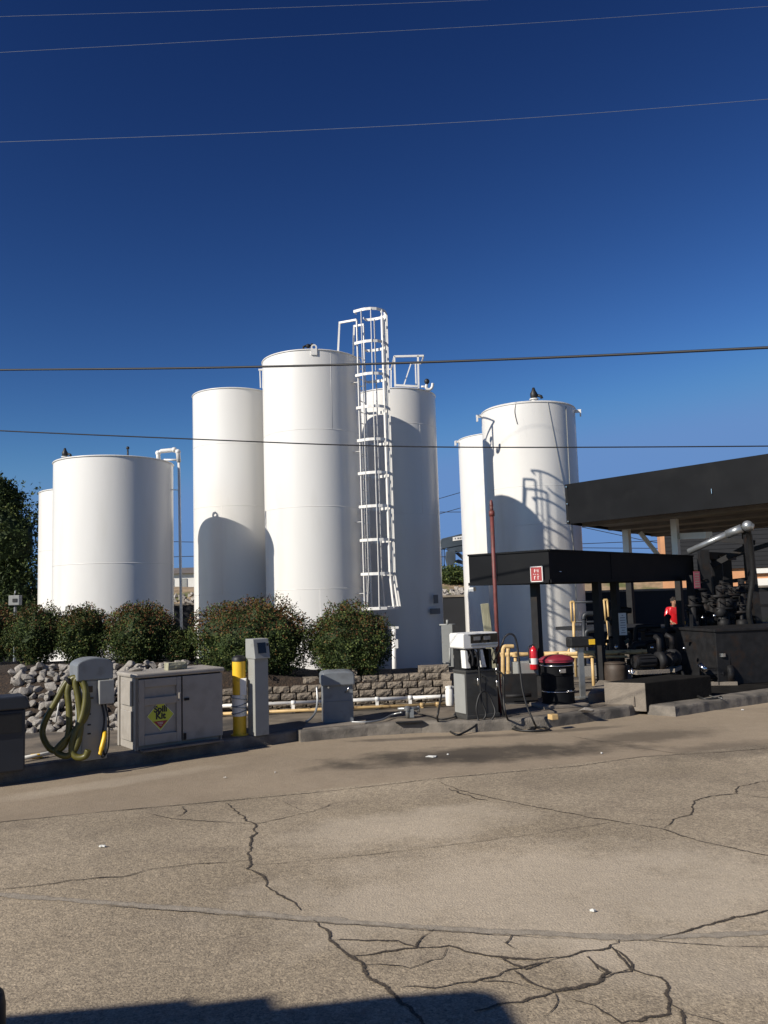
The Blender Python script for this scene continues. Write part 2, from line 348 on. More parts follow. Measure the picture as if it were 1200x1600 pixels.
# cracks and joints -------------------------------------------------
def ribbon(pts, wpx, name, mt, z=.004, jag=.5, wj=.5, seed=0, sub=14):
    rr = random.Random(seed); P = [gp(x, y, 0) for x, y in pts]; Q = []
    for i in range(len(P)-1):
        ln = (P[i+1]-P[i]).length; n = max(2, int(ln/.045)) if sub else 1
        for k in range(n): Q.append(P[i].lerp(P[i+1], k/n))
    Q.append(P[-1]); m = len(Q); vs = []; fs = []
    for i, q in enumerate(Q):
        t = (Q[min(i+1, m-1)]-Q[max(i-1, 0)]).normalized(); n = Vector((-t.y, t.x, 0))
        off = jag*(noise.noise(Vector((i*.35, seed*7.3, 0)))*.035+noise.noise(Vector((i*.9, seed*3.1, 5)))*.02)
        e = min(1, min(i, m-1-i)/5+.25)
        a = wpx*(1+wj*(rr.random()-.3)*1.6)*e*.5*(1+.6*noise.noise(Vector((i*.2, seed, 9)))); b = wpx*(1+wj*(rr.random()-.3)*1.6)*e*.5
        vs += [q+n*(off+a)+Vector((0, 0, z)), q+n*(off+(a-b)*.5)+Vector((0, 0, z)), q+n*(off-b)+Vector((0, 0, z))]
        if i: fs += [(3*i-3, 3*i-2, 3*i+1, 3*i), (3*i-2, 3*i-1, 3*i+2, 3*i+1)]
    mb = MB(); mb.add(vs, fs); o = mb.build(name, mt)
    at_ = o.data.attributes.new('across', 'FLOAT', 'POINT'); at_.data.foreach_set('value', [1.0, 0.0, 1.0]*m)
    return struct(o)
def ragged(m, lo, hi, sc):
    # worn, crumbling rims: the strip thins out to nothing towards its sides
    t = m.node_tree; N = t.nodes; L = t.links; b = N['Principled BSDF']
    a = N.new('ShaderNodeAttribute'); a.attribute_name = 'across'; tc = N.new('ShaderNodeTexCoord')
    n = N.new('ShaderNodeTexNoise'); n.inputs['Scale'].default_value = sc; n.inputs['Detail'].default_value = 5; L.new(tc.outputs['Object'], n.inputs['Vector'])
    n2 = N.new('ShaderNodeTexNoise'); n2.inputs['Scale'].default_value = 3.1; n2.inputs['Detail'].default_value = 3; L.new(tc.outputs['Object'], n2.inputs['Vector'])
    s1 = N.new('ShaderNodeMath'); s1.operation = 'ADD'; L.new(n.outputs['Fac'], s1.inputs[0]); L.new(n2.outputs['Fac'], s1.inputs[1])
    s2 = N.new('ShaderNodeMath'); s2.operation = 'ADD'; L.new(s1.outputs[0], s2.inputs[0]); L.new(a.outputs['Fac'], s2.inputs[1])
    r = N.new('ShaderNodeMapRange'); r.inputs['From Min'].default_value = lo; r.inputs['From Max'].default_value = hi; r.inputs['To Min'].default_value = 1; r.inputs['To Max'].default_value = 0; L.new(s2.outputs[0], r.inputs['Value'])
    L.new(r.outputs[0], b.inputs['Alpha'])
ragged(MT['crack'], 1.25, 1.6, 55); ragged(MT['joint'], 1.5, 2.0, 30)
CR = [
 ([(-60, 1293), (0, 1285), (150, 1270), (350, 1252), (480, 1240), (600, 1227), (680, 1217), (780, 1208), (905, 1197), (1000, 1183), (1150, 1174), (1260, 1164)], .020, .25),
 ([(352, 1255), (372, 1272), (388, 1283), (402, 1292), (396, 1304), (390, 1322), (390, 1345), (388, 1358), (412, 1371), (418, 1388), (440, 1401), (456, 1412), (466, 1424)], .030, .9),
 ([(492, 1438), (512, 1458), (520, 1478), (548, 1496), (578, 1524), (612, 1551), (640, 1575), (668, 1610)], .036, .9),
 ([(232, 1271), (262, 1279), (310, 1283), (360, 1286), (398, 1288), (432, 1281), (490, 1268), (530, 1253)], .016, .8),
 ([(286, 1260), (291, 1268), (276, 1277)], .030, .8),
 ([(-30, 1395), (60, 1384), (120, 1376), (190, 1370), (240, 1359), (300, 1352), (388, 1345)], .018, .7),
 ([(392, 1352), (470, 1346), (560, 1338), (700, 1322), (860, 1300), (966, 1284)], .008, .8),
 ([(684, 1221), (720, 1236), (790, 1252), (860, 1266), (920, 1277), (970, 1285), (1035, 1296), (1090, 1314), (1200, 1338), (1260, 1352)], .022, .6),
 ([(1034, 1294), (1055, 1281), (1080, 1273), (1084, 1252), (1110, 1245), (1150, 1240), (1155, 1230), (1172, 1225), (1240, 1215)], .022, .9),
 ([(1152, 1240), (1180, 1245), (1240, 1250)], .016, .8),
 ([(1000, 1281), (1054, 1281)], .012, .8),
 ([(520, 1470), (572, 1470), (620, 1473), (660, 1482)], .030, .9),
 ([(540, 1496), (600, 1490), (648, 1482), (662, 1465), (676, 1452)], .030, .9),
 ([(648, 1482), (700, 1480), (760, 1492), (806, 1500), (850, 1498), (880, 1496)], .035, .9),
 ([(780, 1495), (800, 1507), (820, 1514), (850, 1505)], .050, .9),
 ([(620, 1545), (680, 1540), (740, 1534), (800, 1518), (852, 1505), (900, 1492), (950, 1482), (964, 1468)], .022, .9),
 ([(804, 1518), (820, 1530), (842, 1545), (866, 1552), (900, 1544), (940, 1532), (950, 1520), (930, 1508), (918, 1496)], .045, .9),
 ([(866, 1552), (830, 1562), (780, 1572), (740, 1580)], .038, .9),
 ([(894, 1562), (930, 1572), (952, 1590), (980, 1605)], .045, .9),
 ([(955, 1482), (985, 1500), (992, 1515), (1030, 1528), (1046, 1545), (1048, 1565), (1036, 1582), (1000, 1596), (970, 1602)], .035, .9),
 ([(1048, 1570), (1064, 1580), (1070, 1612)], .035, .9),
 ([(1064, 1580), (1100, 1588), (1150, 1610)], .016, .9),
 ([(940, 1532), (990, 1518)], .028, .9), ([(800, 1462), (792, 1475), (806, 1484)], .030, .9),
 ([(1030, 1468), (1080, 1452), (1130, 1440), (1200, 1424), (1260, 1410)], .034, .5),
 ([(960, 1470), (1050, 1474), (1130, 1480), (1220, 1480)], .014, .6),
 ([(700, 1232), (720, 1240), (760, 1252)], .035, .9), ([(560, 1160), (520, 1156), (492, 1152)], .008, .6),
 ([(920, 1495), (932, 1508), (946, 1521)], .03, .8), ([(958, 1480), (975, 1503), (986, 1519), (950, 1523)], .028, .8), ([(842, 1548), (800, 1536), (742, 1533)], .02, .8), ([(866, 1552), (872, 1566), (850, 1590)], .02, .8), ([(700, 1480), (690, 1500), (640, 1512), (560, 1506)], .018, .8),
 ([(890, 1150), (960, 1163), (1045, 1176), (1100, 1182)], .014, .6), ([(440, 1252), (462, 1262), (480, 1270)], .010, .9),
]
for i, (p, wd, j) in enumerate(CR): ribbon(p, wd*(1.0 if i < 11 else .95), 'pavement_crack', MT['crack'], .0045+.0002*(i % 6), j, .7, i)
ribbon([(-60, 1390), (0, 1399), (150, 1410), (300, 1421), (420, 1430), (520, 1439), (640, 1448), (760, 1455), (900, 1462), (970, 1466), (1040, 1464), (1120, 1462), (1240, 1456)], .085, 'joint_filler', MT['joint'], .003, .15, .25, 91)
ribbon([(160, 1415), (260, 1424), (340, 1430), (480, 1441), (560, 1447), (760, 1461), (900, 1468)], .010, 'pavement_crack', MT['crack'], .0062, .5, .8, 92)
for i, (x, y, sz) in enumerate([(160, 1324, .03), (675, 1183, .09), (926, 1425, .022), (352, 1216, .02), (430, 1208, .015), (700, 1180, .015), (940, 1178, .015), (1160, 1110, .03)]):
    p = gp(x, y); b = MB(); r2 = random.Random(i)
    vs = [p+Vector((sz*math.cos(a)*r2.uniform(.5, 1), sz*math.sin(a)*r2.uniform(.3, .8), .006)) for a in [k*.7 for k in range(9)]]
    vs2 = [v+Vector((0, 0, r2.uniform(.003, .012))) for v in vs]; c1 = p+Vector((0, 0, .02))
    b.add(vs+vs2+[c1], [(k, (k+1) % 9, 9+(k+1) % 9, 9+k) for k in range(9)]+[(9+k, 9+(k+1) % 9, 18) for k in range(9)])
    dark = i in (3, 4)
    tag(b.build('litter_scrap' if not dark else 'pebble', MT['rock' if dark else 'paper'], origin=p),
        ['white crumpled scrap lying on the left slab beside the long crack', 'larger white scrap lying on the dark oil stain below the fuel dispenser', 'tiny white scrap on the near slab at right', 'dark pebble on the pavement below the cabinet', 'dark pebble on the pavement below the grey dispenser', 'small white scrap right of the larger one on the oil stain', 'small white scrap on the pavement below the black drum', 'white scrap near the far kerb under the big canopy'][i], 'litter' if not dark else 'pebble')

# island and kerb ---------------------------------------------------
KL = [(-420, 1285), (-260, 1262), (0, 1226), (100, 1210), (240, 1191), (340, 1177), (470, 1157)]
KR = [(470, 1160), (520, 1155), (575, 1150), (660, 1145), (745, 1144), (800, 1141), (860, 1137), (930, 1127), (985, 1119), (1040, 1104)]
KL = [gp(*p) for p in KL]; KR = [gp(*p) for p in KR]
def kerb(P, name, wd=.16, h=.15, jit=.006, seed=0):
    rr = random.Random(seed); Q = []
    for i in range(len(P)-1):
        n = max(1, int((P[i+1]-P[i]).length/.12))
        Q += [P[i].lerp(P[i+1], k/n) for k in range(n)]
    Q.append(P[-1]); m = len(Q); prof = [(0, -.02), (0, 0), (.012, h-.035), (.022, h-.012), (.045, h), (wd, h), (wd, -.02)]
    vs = []; fs = []; k = len(prof)
    for i, q in enumerate(Q):
        t = (Q[min(i+1, m-1)]-Q[max(i-1, 0)]).normalized(); n = Vector((-t.y, t.x, 0)); j = rr.uniform(-jit, jit); ch = abs(min(0, rr.gauss(0, 1)))*jit
        for a, (u, z) in enumerate(prof): vs.append(q+n*(u+(j if 0 < a < 4 else 0)+(ch if a in (2, 3) else 0))+Vector((0, 0, z-(ch*.7 if a in (3, 4) else 0))))
    for i in range(m-1):
        for a in range(k-1): fs.append((i*k+a, (i+1)*k+a, (i+1)*k+a+1, i*k+a+1))
    fs.append(tuple(range(k-1, -1, -1))); fs.append(tuple((m-1)*k+a for a in range(k)))
    b = MB(); b.add(vs, fs); return struct(b.build(name, MT['kerb']))
kerb(KL, 'kerb', seed=1); kerb(KR, 'kerb', seed=2)
isl = MB(); poly = [p+Vector((0.02, .10, 0)) for p in KL]+[p+Vector((-.02, .10, 0)) for p in KR]+[Vector((4.2, 14.5, 0)), Vector((4.2, 17.3, 0)), Vector((-10, 17.3, 0)), Vector((-12, 9, 0))]
isl.prism([(p.x, p.y) for p in poly], -.01, .146); struct(isl.build('island_pavement', MT['island']))
slab = MB(); a = gp(470, 1160); pl = [gp(473, 1158), gp(572, 1149)]
slab.prism([(p.x, p.y+.02) for p in pl]+[(p.x, p.y+.45) for p in pl[::-1]], .1, .165); struct(slab.build('kerb_slab', MT['plinth'], bevel=.01))

# planting bed -------------------------------------------------------
def bed_top(x): return .93-.33*sm(-4.2, -.5, x)
def bed_z(x, y):
    t = bed_top(x); left = sm(-2.6, -3.6, x)
    lo = .13
    f_wall = 1.0 if y > 13.25 else 0.0
    y0, y1 = (11.9, 13.5)
    f = left*sm(y0, y1, y)+(1-left)*f_wall if x < -2.6 else f_wall
    z = lo+(t-lo)*f + .03*noise.noise(Vector((x*2, y*2, 3)))*f
    if y > 15.2: z = z*(1-sm(15.2, 17.0, y))-.4*sm(15.2, 17.0, y)
    return z
bed = MB(); bx = [-16+i*.2 for i in range(88)]; by = [11.7, 11.9, 12.1, 12.3, 12.5, 12.7, 12.9, 13.1, 13.24, 13.27]+[13.4+.15*i for i in range(28)]
by = [y for y in by]
nb_ = len(bx)
def bedv(x, y):
    if x > -2.7 and y < 13.25: y = 13.24
    return (x, y+.11*max(0, x+2.6)*.9 if x > -2.6 and y < 15 else y, bed_z(x, y))
bed.add([bedv(x, y) for y in by for x in bx if True], [(j*nb_+i, j*nb_+i+1, (j+1)*nb_+i+1, (j+1)*nb_+i) for j in range(len(by)-1) for i in range(nb_-1) if not (bx[i] > -2.75 and by[j+1] <= 13.25)], 0, True)
struct(bed.build('planting_bed', MT['mulch']))

# retaining wall ------------------------------------------------------
def rough_block(mb, c, d, rot, seed, mi=0):
    rr = random.Random(seed); n = 3; hx, hy, hz = d[0]/2, d[1]/2, d[2]/2; c = Vector(c)
    rm = Matrix.Rotation(rot, 3, 'Z')
    # front face grid bulging outwards (towards -y), plain elsewhere
    vs = []; g = 5; h = 3
    for j in range(h+1):
        for i in range(g+1):
            u, v = i/g*2-1, j/h*2-1; edge = (abs(u) == 1) or (abs(v) == 1)
            y = -hy+(.016 if edge else 0)+rr.uniform(-.008, .007)
            vs.append(Vector((u*hx*(.97 if abs(v) == 1 else 1)+rr.uniform(-.005, .005), y, v*hz+rr.uniform(-.004, .004))))
    fr = [(j*(g+1)+i, j*(g+1)+i+1, (j+1)*(g+1)+i+1, (j+1)*(g+1)+i) for j in range(h) for i in range(g)]
    o = len(vs); vs += [Vector((x*hx*.9, hy, z*hz)) for z in (-1, 1) for x in (-1, 1)]
    bl, br, tl, tr = 0, g, h*(g+1), h*(g+1)+g
    fs = fr+[tuple([tl+i for i in range(g+1)]+[o+3, o+2]), tuple([bl+i for i in range(g, -1, -1)]+[o, o+1]),
             tuple([j*(g+1) for j in range(h, -1, -1)]+[o, o+2][::1]), tuple([j*(g+1)+g for j in range(h+1)]+[o+3, o+1]), (o+1, o, o+2, o+3)]
    mb.add([c+rm @ v for v in vs], fs, mi)
wall = MB(); wa, wb = Vector((-3.25, 13.18, 0)), Vector((1.02, 13.62, 0)); wd = (wb-wa).normalized(); wl = (wb-wa).length; wr = math.atan2(wd.y, wd.x)
bh, bw = .112, .262
for c in range(6):
    x = -(c % 2)*bw*.5
    while x < wl:
        ln = bw*rnd.uniform(.92, 1.06)
        X = wa.x+x
        top = 4 if X < -.75 else 5
        if c < top and x+ln > .05:
            p = wa+wd*(x+ln/2)+Vector((0, c*.022, .10+c*bh+bh/2))
            rough_block(wall, p, (ln-.022, .2, bh-.015), wr+rnd.uniform(-.03, .03), c*100+int(x*50))
        x += ln
for k, (x, dz, rz) in enumerate([(-1.25, 4, .1), (-.62, 5, -.12), (.62, 5, .06), (.86, 5, -.04), (.95, 4, .9), (.97, 3, .9)]):
    p = wa+wd*(x-wa.x)+Vector((.04 if k > 3 else 0, .10 if k < 4 else -.12, .10+dz*bh+bh/2)); rough_block(wall, p, (.25, .18, bh-.006), wr+rz, 900+k)
tag(wall.build('retaining_wall', MT['block'], origin=wa), 'low tan split-faced block wall behind the white pipe, holding up the shrub bed', 'retaining wall')

# rocks ----------------------------------------------------------------
def rock_mesh(seed):
    rr = random.Random(seed); bm = bmesh.new()
    for _ in range(16):
        v = Vector((rr.gauss(0, 1), rr.gauss(0, 1), rr.gauss(0, 1))).normalized()*rr.uniform(.8, 1.05); bm.verts.new((v.x, v.y*.8, v.z*.68))
    bmesh.ops.convex_hull(bm, input=bm.verts[:]); 
    for v in [v for v in bm.verts if not v.link_faces]: bm.verts.remove(v)
    bmesh.ops.bevel(bm, geom=bm.edges[:], offset=.05, segments=1, affect='EDGES')
    me = bpy.data.meshes.new('rock'); bm.to_mesh(me); bm.free(); me.materials.append(MT['rock']); return me
RM = [rock_mesh(i) for i in range(14)]
rn = 0
for layer in range(2):
    y = 11.98
    while y < 13.45:
        x = -5.9+rnd.uniform(0, .2)
        while x < -3.05:
            s = rnd.choice((.065, .075, .085, .095, .11, .13)) if layer == 0 else rnd.choice((.055, .075, .09, .11))
            px, py = x+rnd.uniform(-.05, .05), y+rnd.uniform(-.05, .05)
            if not (layer == 1 and rnd.random() < .6) and not (px > -3.35 and py < 12.2) and rn < 296:
                o = bpy.data.objects.new('rock', RM[rnd.randrange(14)]); C.objects.link(o)
                bz = bed_z(min(px, -3.7), py)
                o.location = (px, py, bz+s*(.22 if layer == 0 else .9)); o.scale = (s, s*rnd.uniform(.8, 1.1), s*rnd.uniform(.8, 1.2))
                o.rotation_euler = (rnd.uniform(-.6, .6), rnd.uniform(-.6, .6), rnd.uniform(0, 6.28)); rn += 1
                tag(o, 'angular grey-tan rock in the loose riprap slope below the shrubs at left', 'rock', 'rocks of the riprap slope')
            x += s*1.5
        y += .15
# far rock bank behind the tanks
fb = MB(); r2 = random.Random(3)
for i in range(2200):
    x = r2.uniform(-14, 8); y = r2.uniform(35.6, 41.5); s = r2.uniform(.08, .20); c = Vector((x, y, terrain_z(x, y)+s*.3))
    vs = []; 
    q = Quaternion((r2.gauss(0, 1), r2.gauss(0, 1), r2.gauss(0, 1), r2.gauss(0, 1))).normalized()
    for sx, sy, sz in ((1, 0, 0), (-1, 0, 0), (0, 1, 0), (0, -1, 0), (0, 0, 1), (0, 0, -1)): vs.append(c+q @ Vector((sx*s*r2.uniform(.7, 1.2), sy*s*r2.uniform(.7, 1.2), sz*s*r2.uniform(.6, 1))))
    fb.add(vs, [(0, 2, 4), (2, 1, 4), (1, 3, 4), (3, 0, 4), (2, 0, 5), (1, 2, 5), (3, 1, 5), (0, 3, 5)])
struct(fb.build('rock_bank', MT['rock']), 'stuff')

# ================================================================== TANKS
def lug(mb, c, Rr, az, z, w=.16, h=.30, hole=.045):
    # plate with an eye, standing on the rim, facing outwards
    n = Vector((math.sin(az), -math.cos(az), 0)); t = Vector((n.y*-1, n.x, 0)); p = Vector(c)+n*(Rr+.012)+Vector((0, 0, z))
    seg = 12; th = .02
    outl = [(-w/2, -h*.55), (w/2, -h*.55)]+[(w/2*math.cos(a), h*.15+w/2*math.sin(a)) for a in [math.pi*k/8 for k in range(9)]]
    inn = [(hole*math.cos(a), h*.15+hole*math.sin(a)) for a in [2*math.pi*k/len(outl)-2.2 for k in range(len(outl))]]
    m = len(outl)
    for sgn in (1,):
        vo = [p+t*x+Vector((0, 0, y))+n*th for x, y in outl]; vi = [p+t*x+Vector((0, 0, y))+n*th for x, y in inn]
        vob = [v-n*2*th for v in vo]; vib = [v-n*2*th for v in vi]
        fs = []
        for k in range(m):
            k2 = (k+1) % m
            fs += [(k, k2, m+k2, m+k), (2*m+k2, 2*m+k, 3*m+k, 3*m+k2), (k2, k, 2*m+k, 2*m+k2), (m+k, m+k2, 3*m+k2, 3*m+k)]
        mb.add(vo+vi+vob+vib, fs)
TANKS = {}
def tank(key, label, c, Rr, z1, z0=-.5, seams=(), lugs=()):
    t = thing('storage_tank', label, 'storage tank', (c[0], c[1], z0), 0, 'white storage tanks'); TANKS[key] = (t, Vector((c[0], c[1], 0)), Rr, z1)
    h = z1-z0; n = 160
    b = MB(); b.lathe([(Rr, 0), (Rr, h)], n=n); b.lathe([(Rr, h), (Rr-.03, h)], n=n); b.lathe([(Rr+.08, 0), (Rr+.08, .06), (Rr, .06)], n=n)
    for z in seams: b.ring((0, 0, z-z0), Rr-.004, .010, n=n)
    for k in range(len(seams)+1):                     # staggered vertical welds
        zs = [0]+[s-z0 for s in seams]+[h]; a = k*2.2+.5+c[0]
        b.tube([(Rr*math.cos(a)*.998, Rr*math.sin(a)*.998, zs[k]), (Rr*math.cos(a)*.998, Rr*math.sin(a)*.998, zs[k+1])], .007, 5)
    b.build('shell', MT['tank'], t)
    r_ = MB(); r_.lathe([(Rr-.03, h-.002), (Rr*.5, h+.10), (.02, h+.16)], n=64, split=False); r_.ring((0, 0, h-.012), Rr+.004, .02, n=n); r_.build('roof', MT['tank'], t)
    for a in lugs:
        l = MB(); lug(l, (0, 0, 0), Rr, a, h); l.build('lifting_lug', MT['tank_trim'], t)
    return t
def vent(t, c, dark=True, h=.35, neck=.07):
    b = MB(); b.lathe([(neck, 0), (neck, h*.35)], c, 12); b.lathe([(neck*1.5, h*.33), (neck*1.5, h*.38), (.01, h*.385)], c, 12); b.build('vent_neck', MT['tank_trim'], t)
    d = MB(); z = h*.38
    d.lathe([(neck*.9, z), (neck*1.2, z+h*.12), (neck*1.2, z+h*.3), (neck*.7, z+h*.45), (neck*.4, z+h*.62), (.01, z+h*.64)], c, 12, split=False)
    d.tube([Vector(c)+Vector((neck*1.0, 0, z+h*.2)), Vector(c)+Vector((neck*2.4, -.02, z+h*.12)), Vector(c)+Vector((neck*2.6, -.02, z))], neck*.5, 8)
    d.build('vent_valve', MT['black_rubber'], t)
sunaz = math.atan2(-SUN.x, SUN.y)   # azimuth pointing away from the sun, measured from -Y
tfar = tank('far', 'white tank mostly hidden behind the short wide tank at far left', (-9.28, 26.42), 1.62, 5.45, seams=(1.6, 3.6))
tL = tank('L', 'short wide white tank behind the left row of shrubs, with a looping vent pipe', (-6.82, 20.92), 1.451, 5.445, seams=(2.88,), lugs=())
tRL = tank('RL', 'white tank with a round-topped shadow, just left of the tallest tank', (-4.42, 24.61), 1.216, 8.01, seams=(2.1, 4.6, 6.4))
tF = tank('F', 'tallest white tank at the centre carrying the caged ladder', (-1.92, 22.92), 1.37, 8.50, seams=(2.15, 4.3, 6.35), lugs=(R(8),))
tRR = tank('RR', 'white tank in deep shade directly right of the caged ladder', (.42, 26.5), 1.35, 8.30, seams=(2.0, 4.4, 7.2))
tR = tank('R', 'white tank behind the black canopies with ladder cage shadow across it', (5.03, 28.05), 1.583, 8.03, seams=(1.35, 4.05, 5.3), lugs=())
tRr = tank('Rr', 'white tank mostly hidden behind the left side of the rightmost tank', (4.56, 32.3), 1.55, 7.90, seams=(3.4,), lugs=())
def hz(k): return TANKS[k][3]+.5
# fittings of the short wide tank
cL = TANKS['L'][1]; h = hz('L')
vent(tL, (-1.05, -.55, h+.02), h=.34, neck=.06)
b = MB(); b.tube([(.62, -.9, h), (.62, -.9, h+.20)], .022, 8); b.ball((.62, -.9, h+.25), .045, n=8); b.build('gauge_rod', MT['black_rubber'], tL)
l = MB(); lug(l, (0, 0, 0), 1.451, R(160), h, .17, .34, .05); l.build('lifting_lug', MT['tank_trim'], tL)
pv = MB(); P = [at(248, 722, 20.95), at(247, 708, 20.95), at(252, 705, 20.95), at(272, 703, 20.95), at(278, 706, 20.95), at(279.5, 722, 20.95)]
pv.tube(P, .055, 10); pv.tube([P[-1], at(281.5, 860, 20.95), at(284, 1010, 20.95)], .034, 10)
for q in (P[1], P[4], P[3]): pv.ball(q, .072, n=10)
pv.tube([at(256, 718.5, 20.95), at(281, 718.5, 20.95)], .025, 8); pv.bar(at(267, 765, 20.95), at(281, 766, 20.95), .02)
pv.build('vent_pipe', MT['tank_trim'], tL, world=True)
q = MB(); q.tube([(.9, -1.5, 1.42), (.9, -1.75, 1.45), (.9, -1.78, 1.35)], .06, 10); q.build('drain_elbow', MT['dark_steel'], tL)
# fittings of the tallest tank
h = hz('F'); cF = TANKS['F'][1]
b = MB(); b.ball((.03, -1.25, h+.12), .07, n=8, sq=(1, .7, .9)); b.ball((.13, -1.2, h+.16), .05, n=8); b.tube([(-.1, -1.2, h), (-.1, -1.2, h+.12), (.02, -1.2, h+.16)], .03, 8); b.build('roof_hatch_latch', MT['dark_steel'], tF)
# caged ladder, built in a frame: e = outward, g = tangent (to the right and back)
naz = R(66); e = Vector((math.sin(naz), -math.cos(naz), 0)); g = Vector((-e.y, e.x, 0)); Rf = 1.37; lc = e*(Rf+.19)
zb, zt = 1.60+.5, 9.62+.5
def LP(o, t_, z): return lc+e*o+g*t_+Vector((0, 0, z))
ld_ = MB()
for s in (-1, 1): ld_.bar(LP(0, s*.215, 1.45), LP(0, s*.215, zt-.18), .022, .065, up=g)
ld_.build('ladder_stringer', MT['tank_trim'], tF)
z = 1.6
while z < zt-1.0:
    rg = MB(); rg.tube([LP(0, -.215, z), LP(0, .215, z)], .0125, 6); rg.build('rung', MT['tank_trim'], tF); z += .305
def hoop_pts(flare=1.0):
    pts = [(0, -.40*flare), (.24, -.44*flare)]
    for k in range(9):
        a = -math.pi/2+math.pi*k/8; pts.append((.36+.40*flare*math.cos(a), .44*flare*math.sin(a)))
    return pts+[(.24, .44*flare), (0, .40*flare)]
def hoop(z, flare=1.0):
    b = MB(); pts = hoop_pts(flare); vs = []; fs = []; hh = .075; th = .010
    for (o, t_) in pts:
        d = Vector((o-.2, t_, 0)); d.normalize()
        for (k, zz) in ((0, -hh/2), (0, hh/2), (1, hh/2), (1, -hh/2)):
            vs.append(LP(o-k*th*d.x, t_-k*th*d.y, z+zz))
    n = len(pts)
    for i in range(n-1):
        for k in range(4): fs.append((i*4+k, (i+1)*4+k, (i+1)*4+(k+1) % 4, i*4+(k+1) % 4))
    fs += [(0, 1, 2, 3), ((n-1)*4+3, (n-1)*4+2, (n-1)*4+1, (n-1)*4)]
    b.add(vs, fs)
    for s in (-1, 1): b.bar(LP(0, s*.40*flare, z), LP(0, s*.215, z), .012, .06)
    return b
hz_ = []; z = zt; step = (zt-zb-.9)/8
for k in range(9): hz_.append(zt-k*step)
for z in hz_: hoop(z).build('cage_hoop', MT['tank_trim'], tF)
hoop(zb, 1.28).build('cage_hoop', MT['tank_trim'], tF)
P1 = hoop_pts(); P2 = hoop_pts(1.28)
for k in (1, 3, 5, 6, 7, 9, 11):
    o, t_ = P1[k]; o2, t2 = P2[k]; b = MB(); d = Vector((o-.2, t_, 0)).normalized(); nrm = (e*d.x+g*d.y)
    b.bar(LP(o-.012*d.x, t_-.012*d.y, zt), LP(o-.012*d.x, t_-.012*d.y, hz_[-1]), .06, .010, up=nrm.cross(Vector((0, 0, 1))))
    b.bar(LP(o-.012*d.x, t_-.012*d.y, hz_[-1]), LP(o2-.012*d.x, t2-.012*d.y, zb), .06, .010, up=nrm.cross(Vector((0, 0, 1))))
    b.build('cage_strap', MT['tank_trim'], tF)
for z in (2.5, 4.4, 6.3, 8.2):
    for s in (-1, 1):
        b = MB(); b.bar(LP(0, s*.215, z), LP(-.21, s*.215, z), .07, .012); b.build('ladder_bracket', MT['tank_trim'], tF)
hr = MB()
for s, off in ((-1, -.23), (1, .23)):
    a = LP(0, off, zt-.18); bb = LP(-.52 if s < 0 else -.30, off, zt-.18); 
    hr.bar(a, bb, .05); hr.bar(bb+Vector((0, 0, .025)), LP(-.60 if s < 0 else -.36, off, h), .05)
hr.build('handrail', MT['tank_trim'], tF)
lp = MB(); lp.tube([LP(-.1, -.1, 0.3), LP(-.1, -.1, 2.4)], .03, 8); lp.build('drop_pipe', MT['tank_trim'], tF)
# rear right tank: handrail frame and return-bend vent
h = hz('RR'); hr = MB()
def RRp(x, y, Y): return at(x, y, Y)
zt2 = .0
def rail(path, r=.028):
    for a_, b_ in zip(path[:-1], path[1:]): hr.bar(a_, b_, 2*r, 2*r)
Ya, Yb = 25.35, 26.6
rail([at(617.5, 604, Ya), at(616, 557, Ya), at(662, 556, Ya)]); rail([at(654, 607, Ya), at(653, 556, Ya)]); rail([at(662, 556, Ya), at(658, 568, Yb), at(642, 568, Yb), at(631, 602, Yb)], .018)
rail([at(616, 557, Ya), at(611, 577, Yb), at(592, 577, Yb)], .02); rail([at(611, 577, Yb), at(611, 606, Yb)], .022); rail([at(649, 568, Yb), at(650, 602, Yb)], .02); rail([at(617, 602, Ya), at(654, 604, Ya)], .03)
hr.build('handrail', MT['tank_trim'], tRR, world=True)
b = MB(); b.tube(bez([at(666.5, 601.0, 25.3), at(666, 606.0, 25.3), at(669, 608.5, 25.3), at(673, 608.0, 25.3), at(675.5, 604.0, 25.3), at(676, 599.0, 25.3)], 4), .045, 8); b.tube([at(658, 604, 25.7), at(666, 604, 25.7)], .03, 8); b.build('return_bend', MT['tank_trim'], tRR, world=True)
b = MB(); b.ball(at(667, 596, 25.7), .085, n=10, sq=(1, .8, 1.1)); b.tube([at(667, 604, 25.7), at(667, 597, 25.7)], .03, 8); b.build('vent_valve', MT['black_rubber'], tRR, world=True)
b = MB(); c_ = at(681, 936, 25.5); b.box(c_, (.17, .03, .26), R(40)); b.box(at(680, 955, 25.5), (.40, .03, .17), R(40)); b.build('data_plate', MT['paper_grey'], tRR, world=True)
# rear left tank: small handrail near the tallest tank
hr = MB(); hr.bar(at(411, 607, 24.3), at(411, 578, 24.3), .05); hr.bar(at(404, 578, 24.3), at(414, 577, 24.3), .05); hr.bar(at(406, 578, 24.3), at(407, 606, 24.3), .03)
hr.build('handrail', MT['tank_trim'], tRL, world=True)
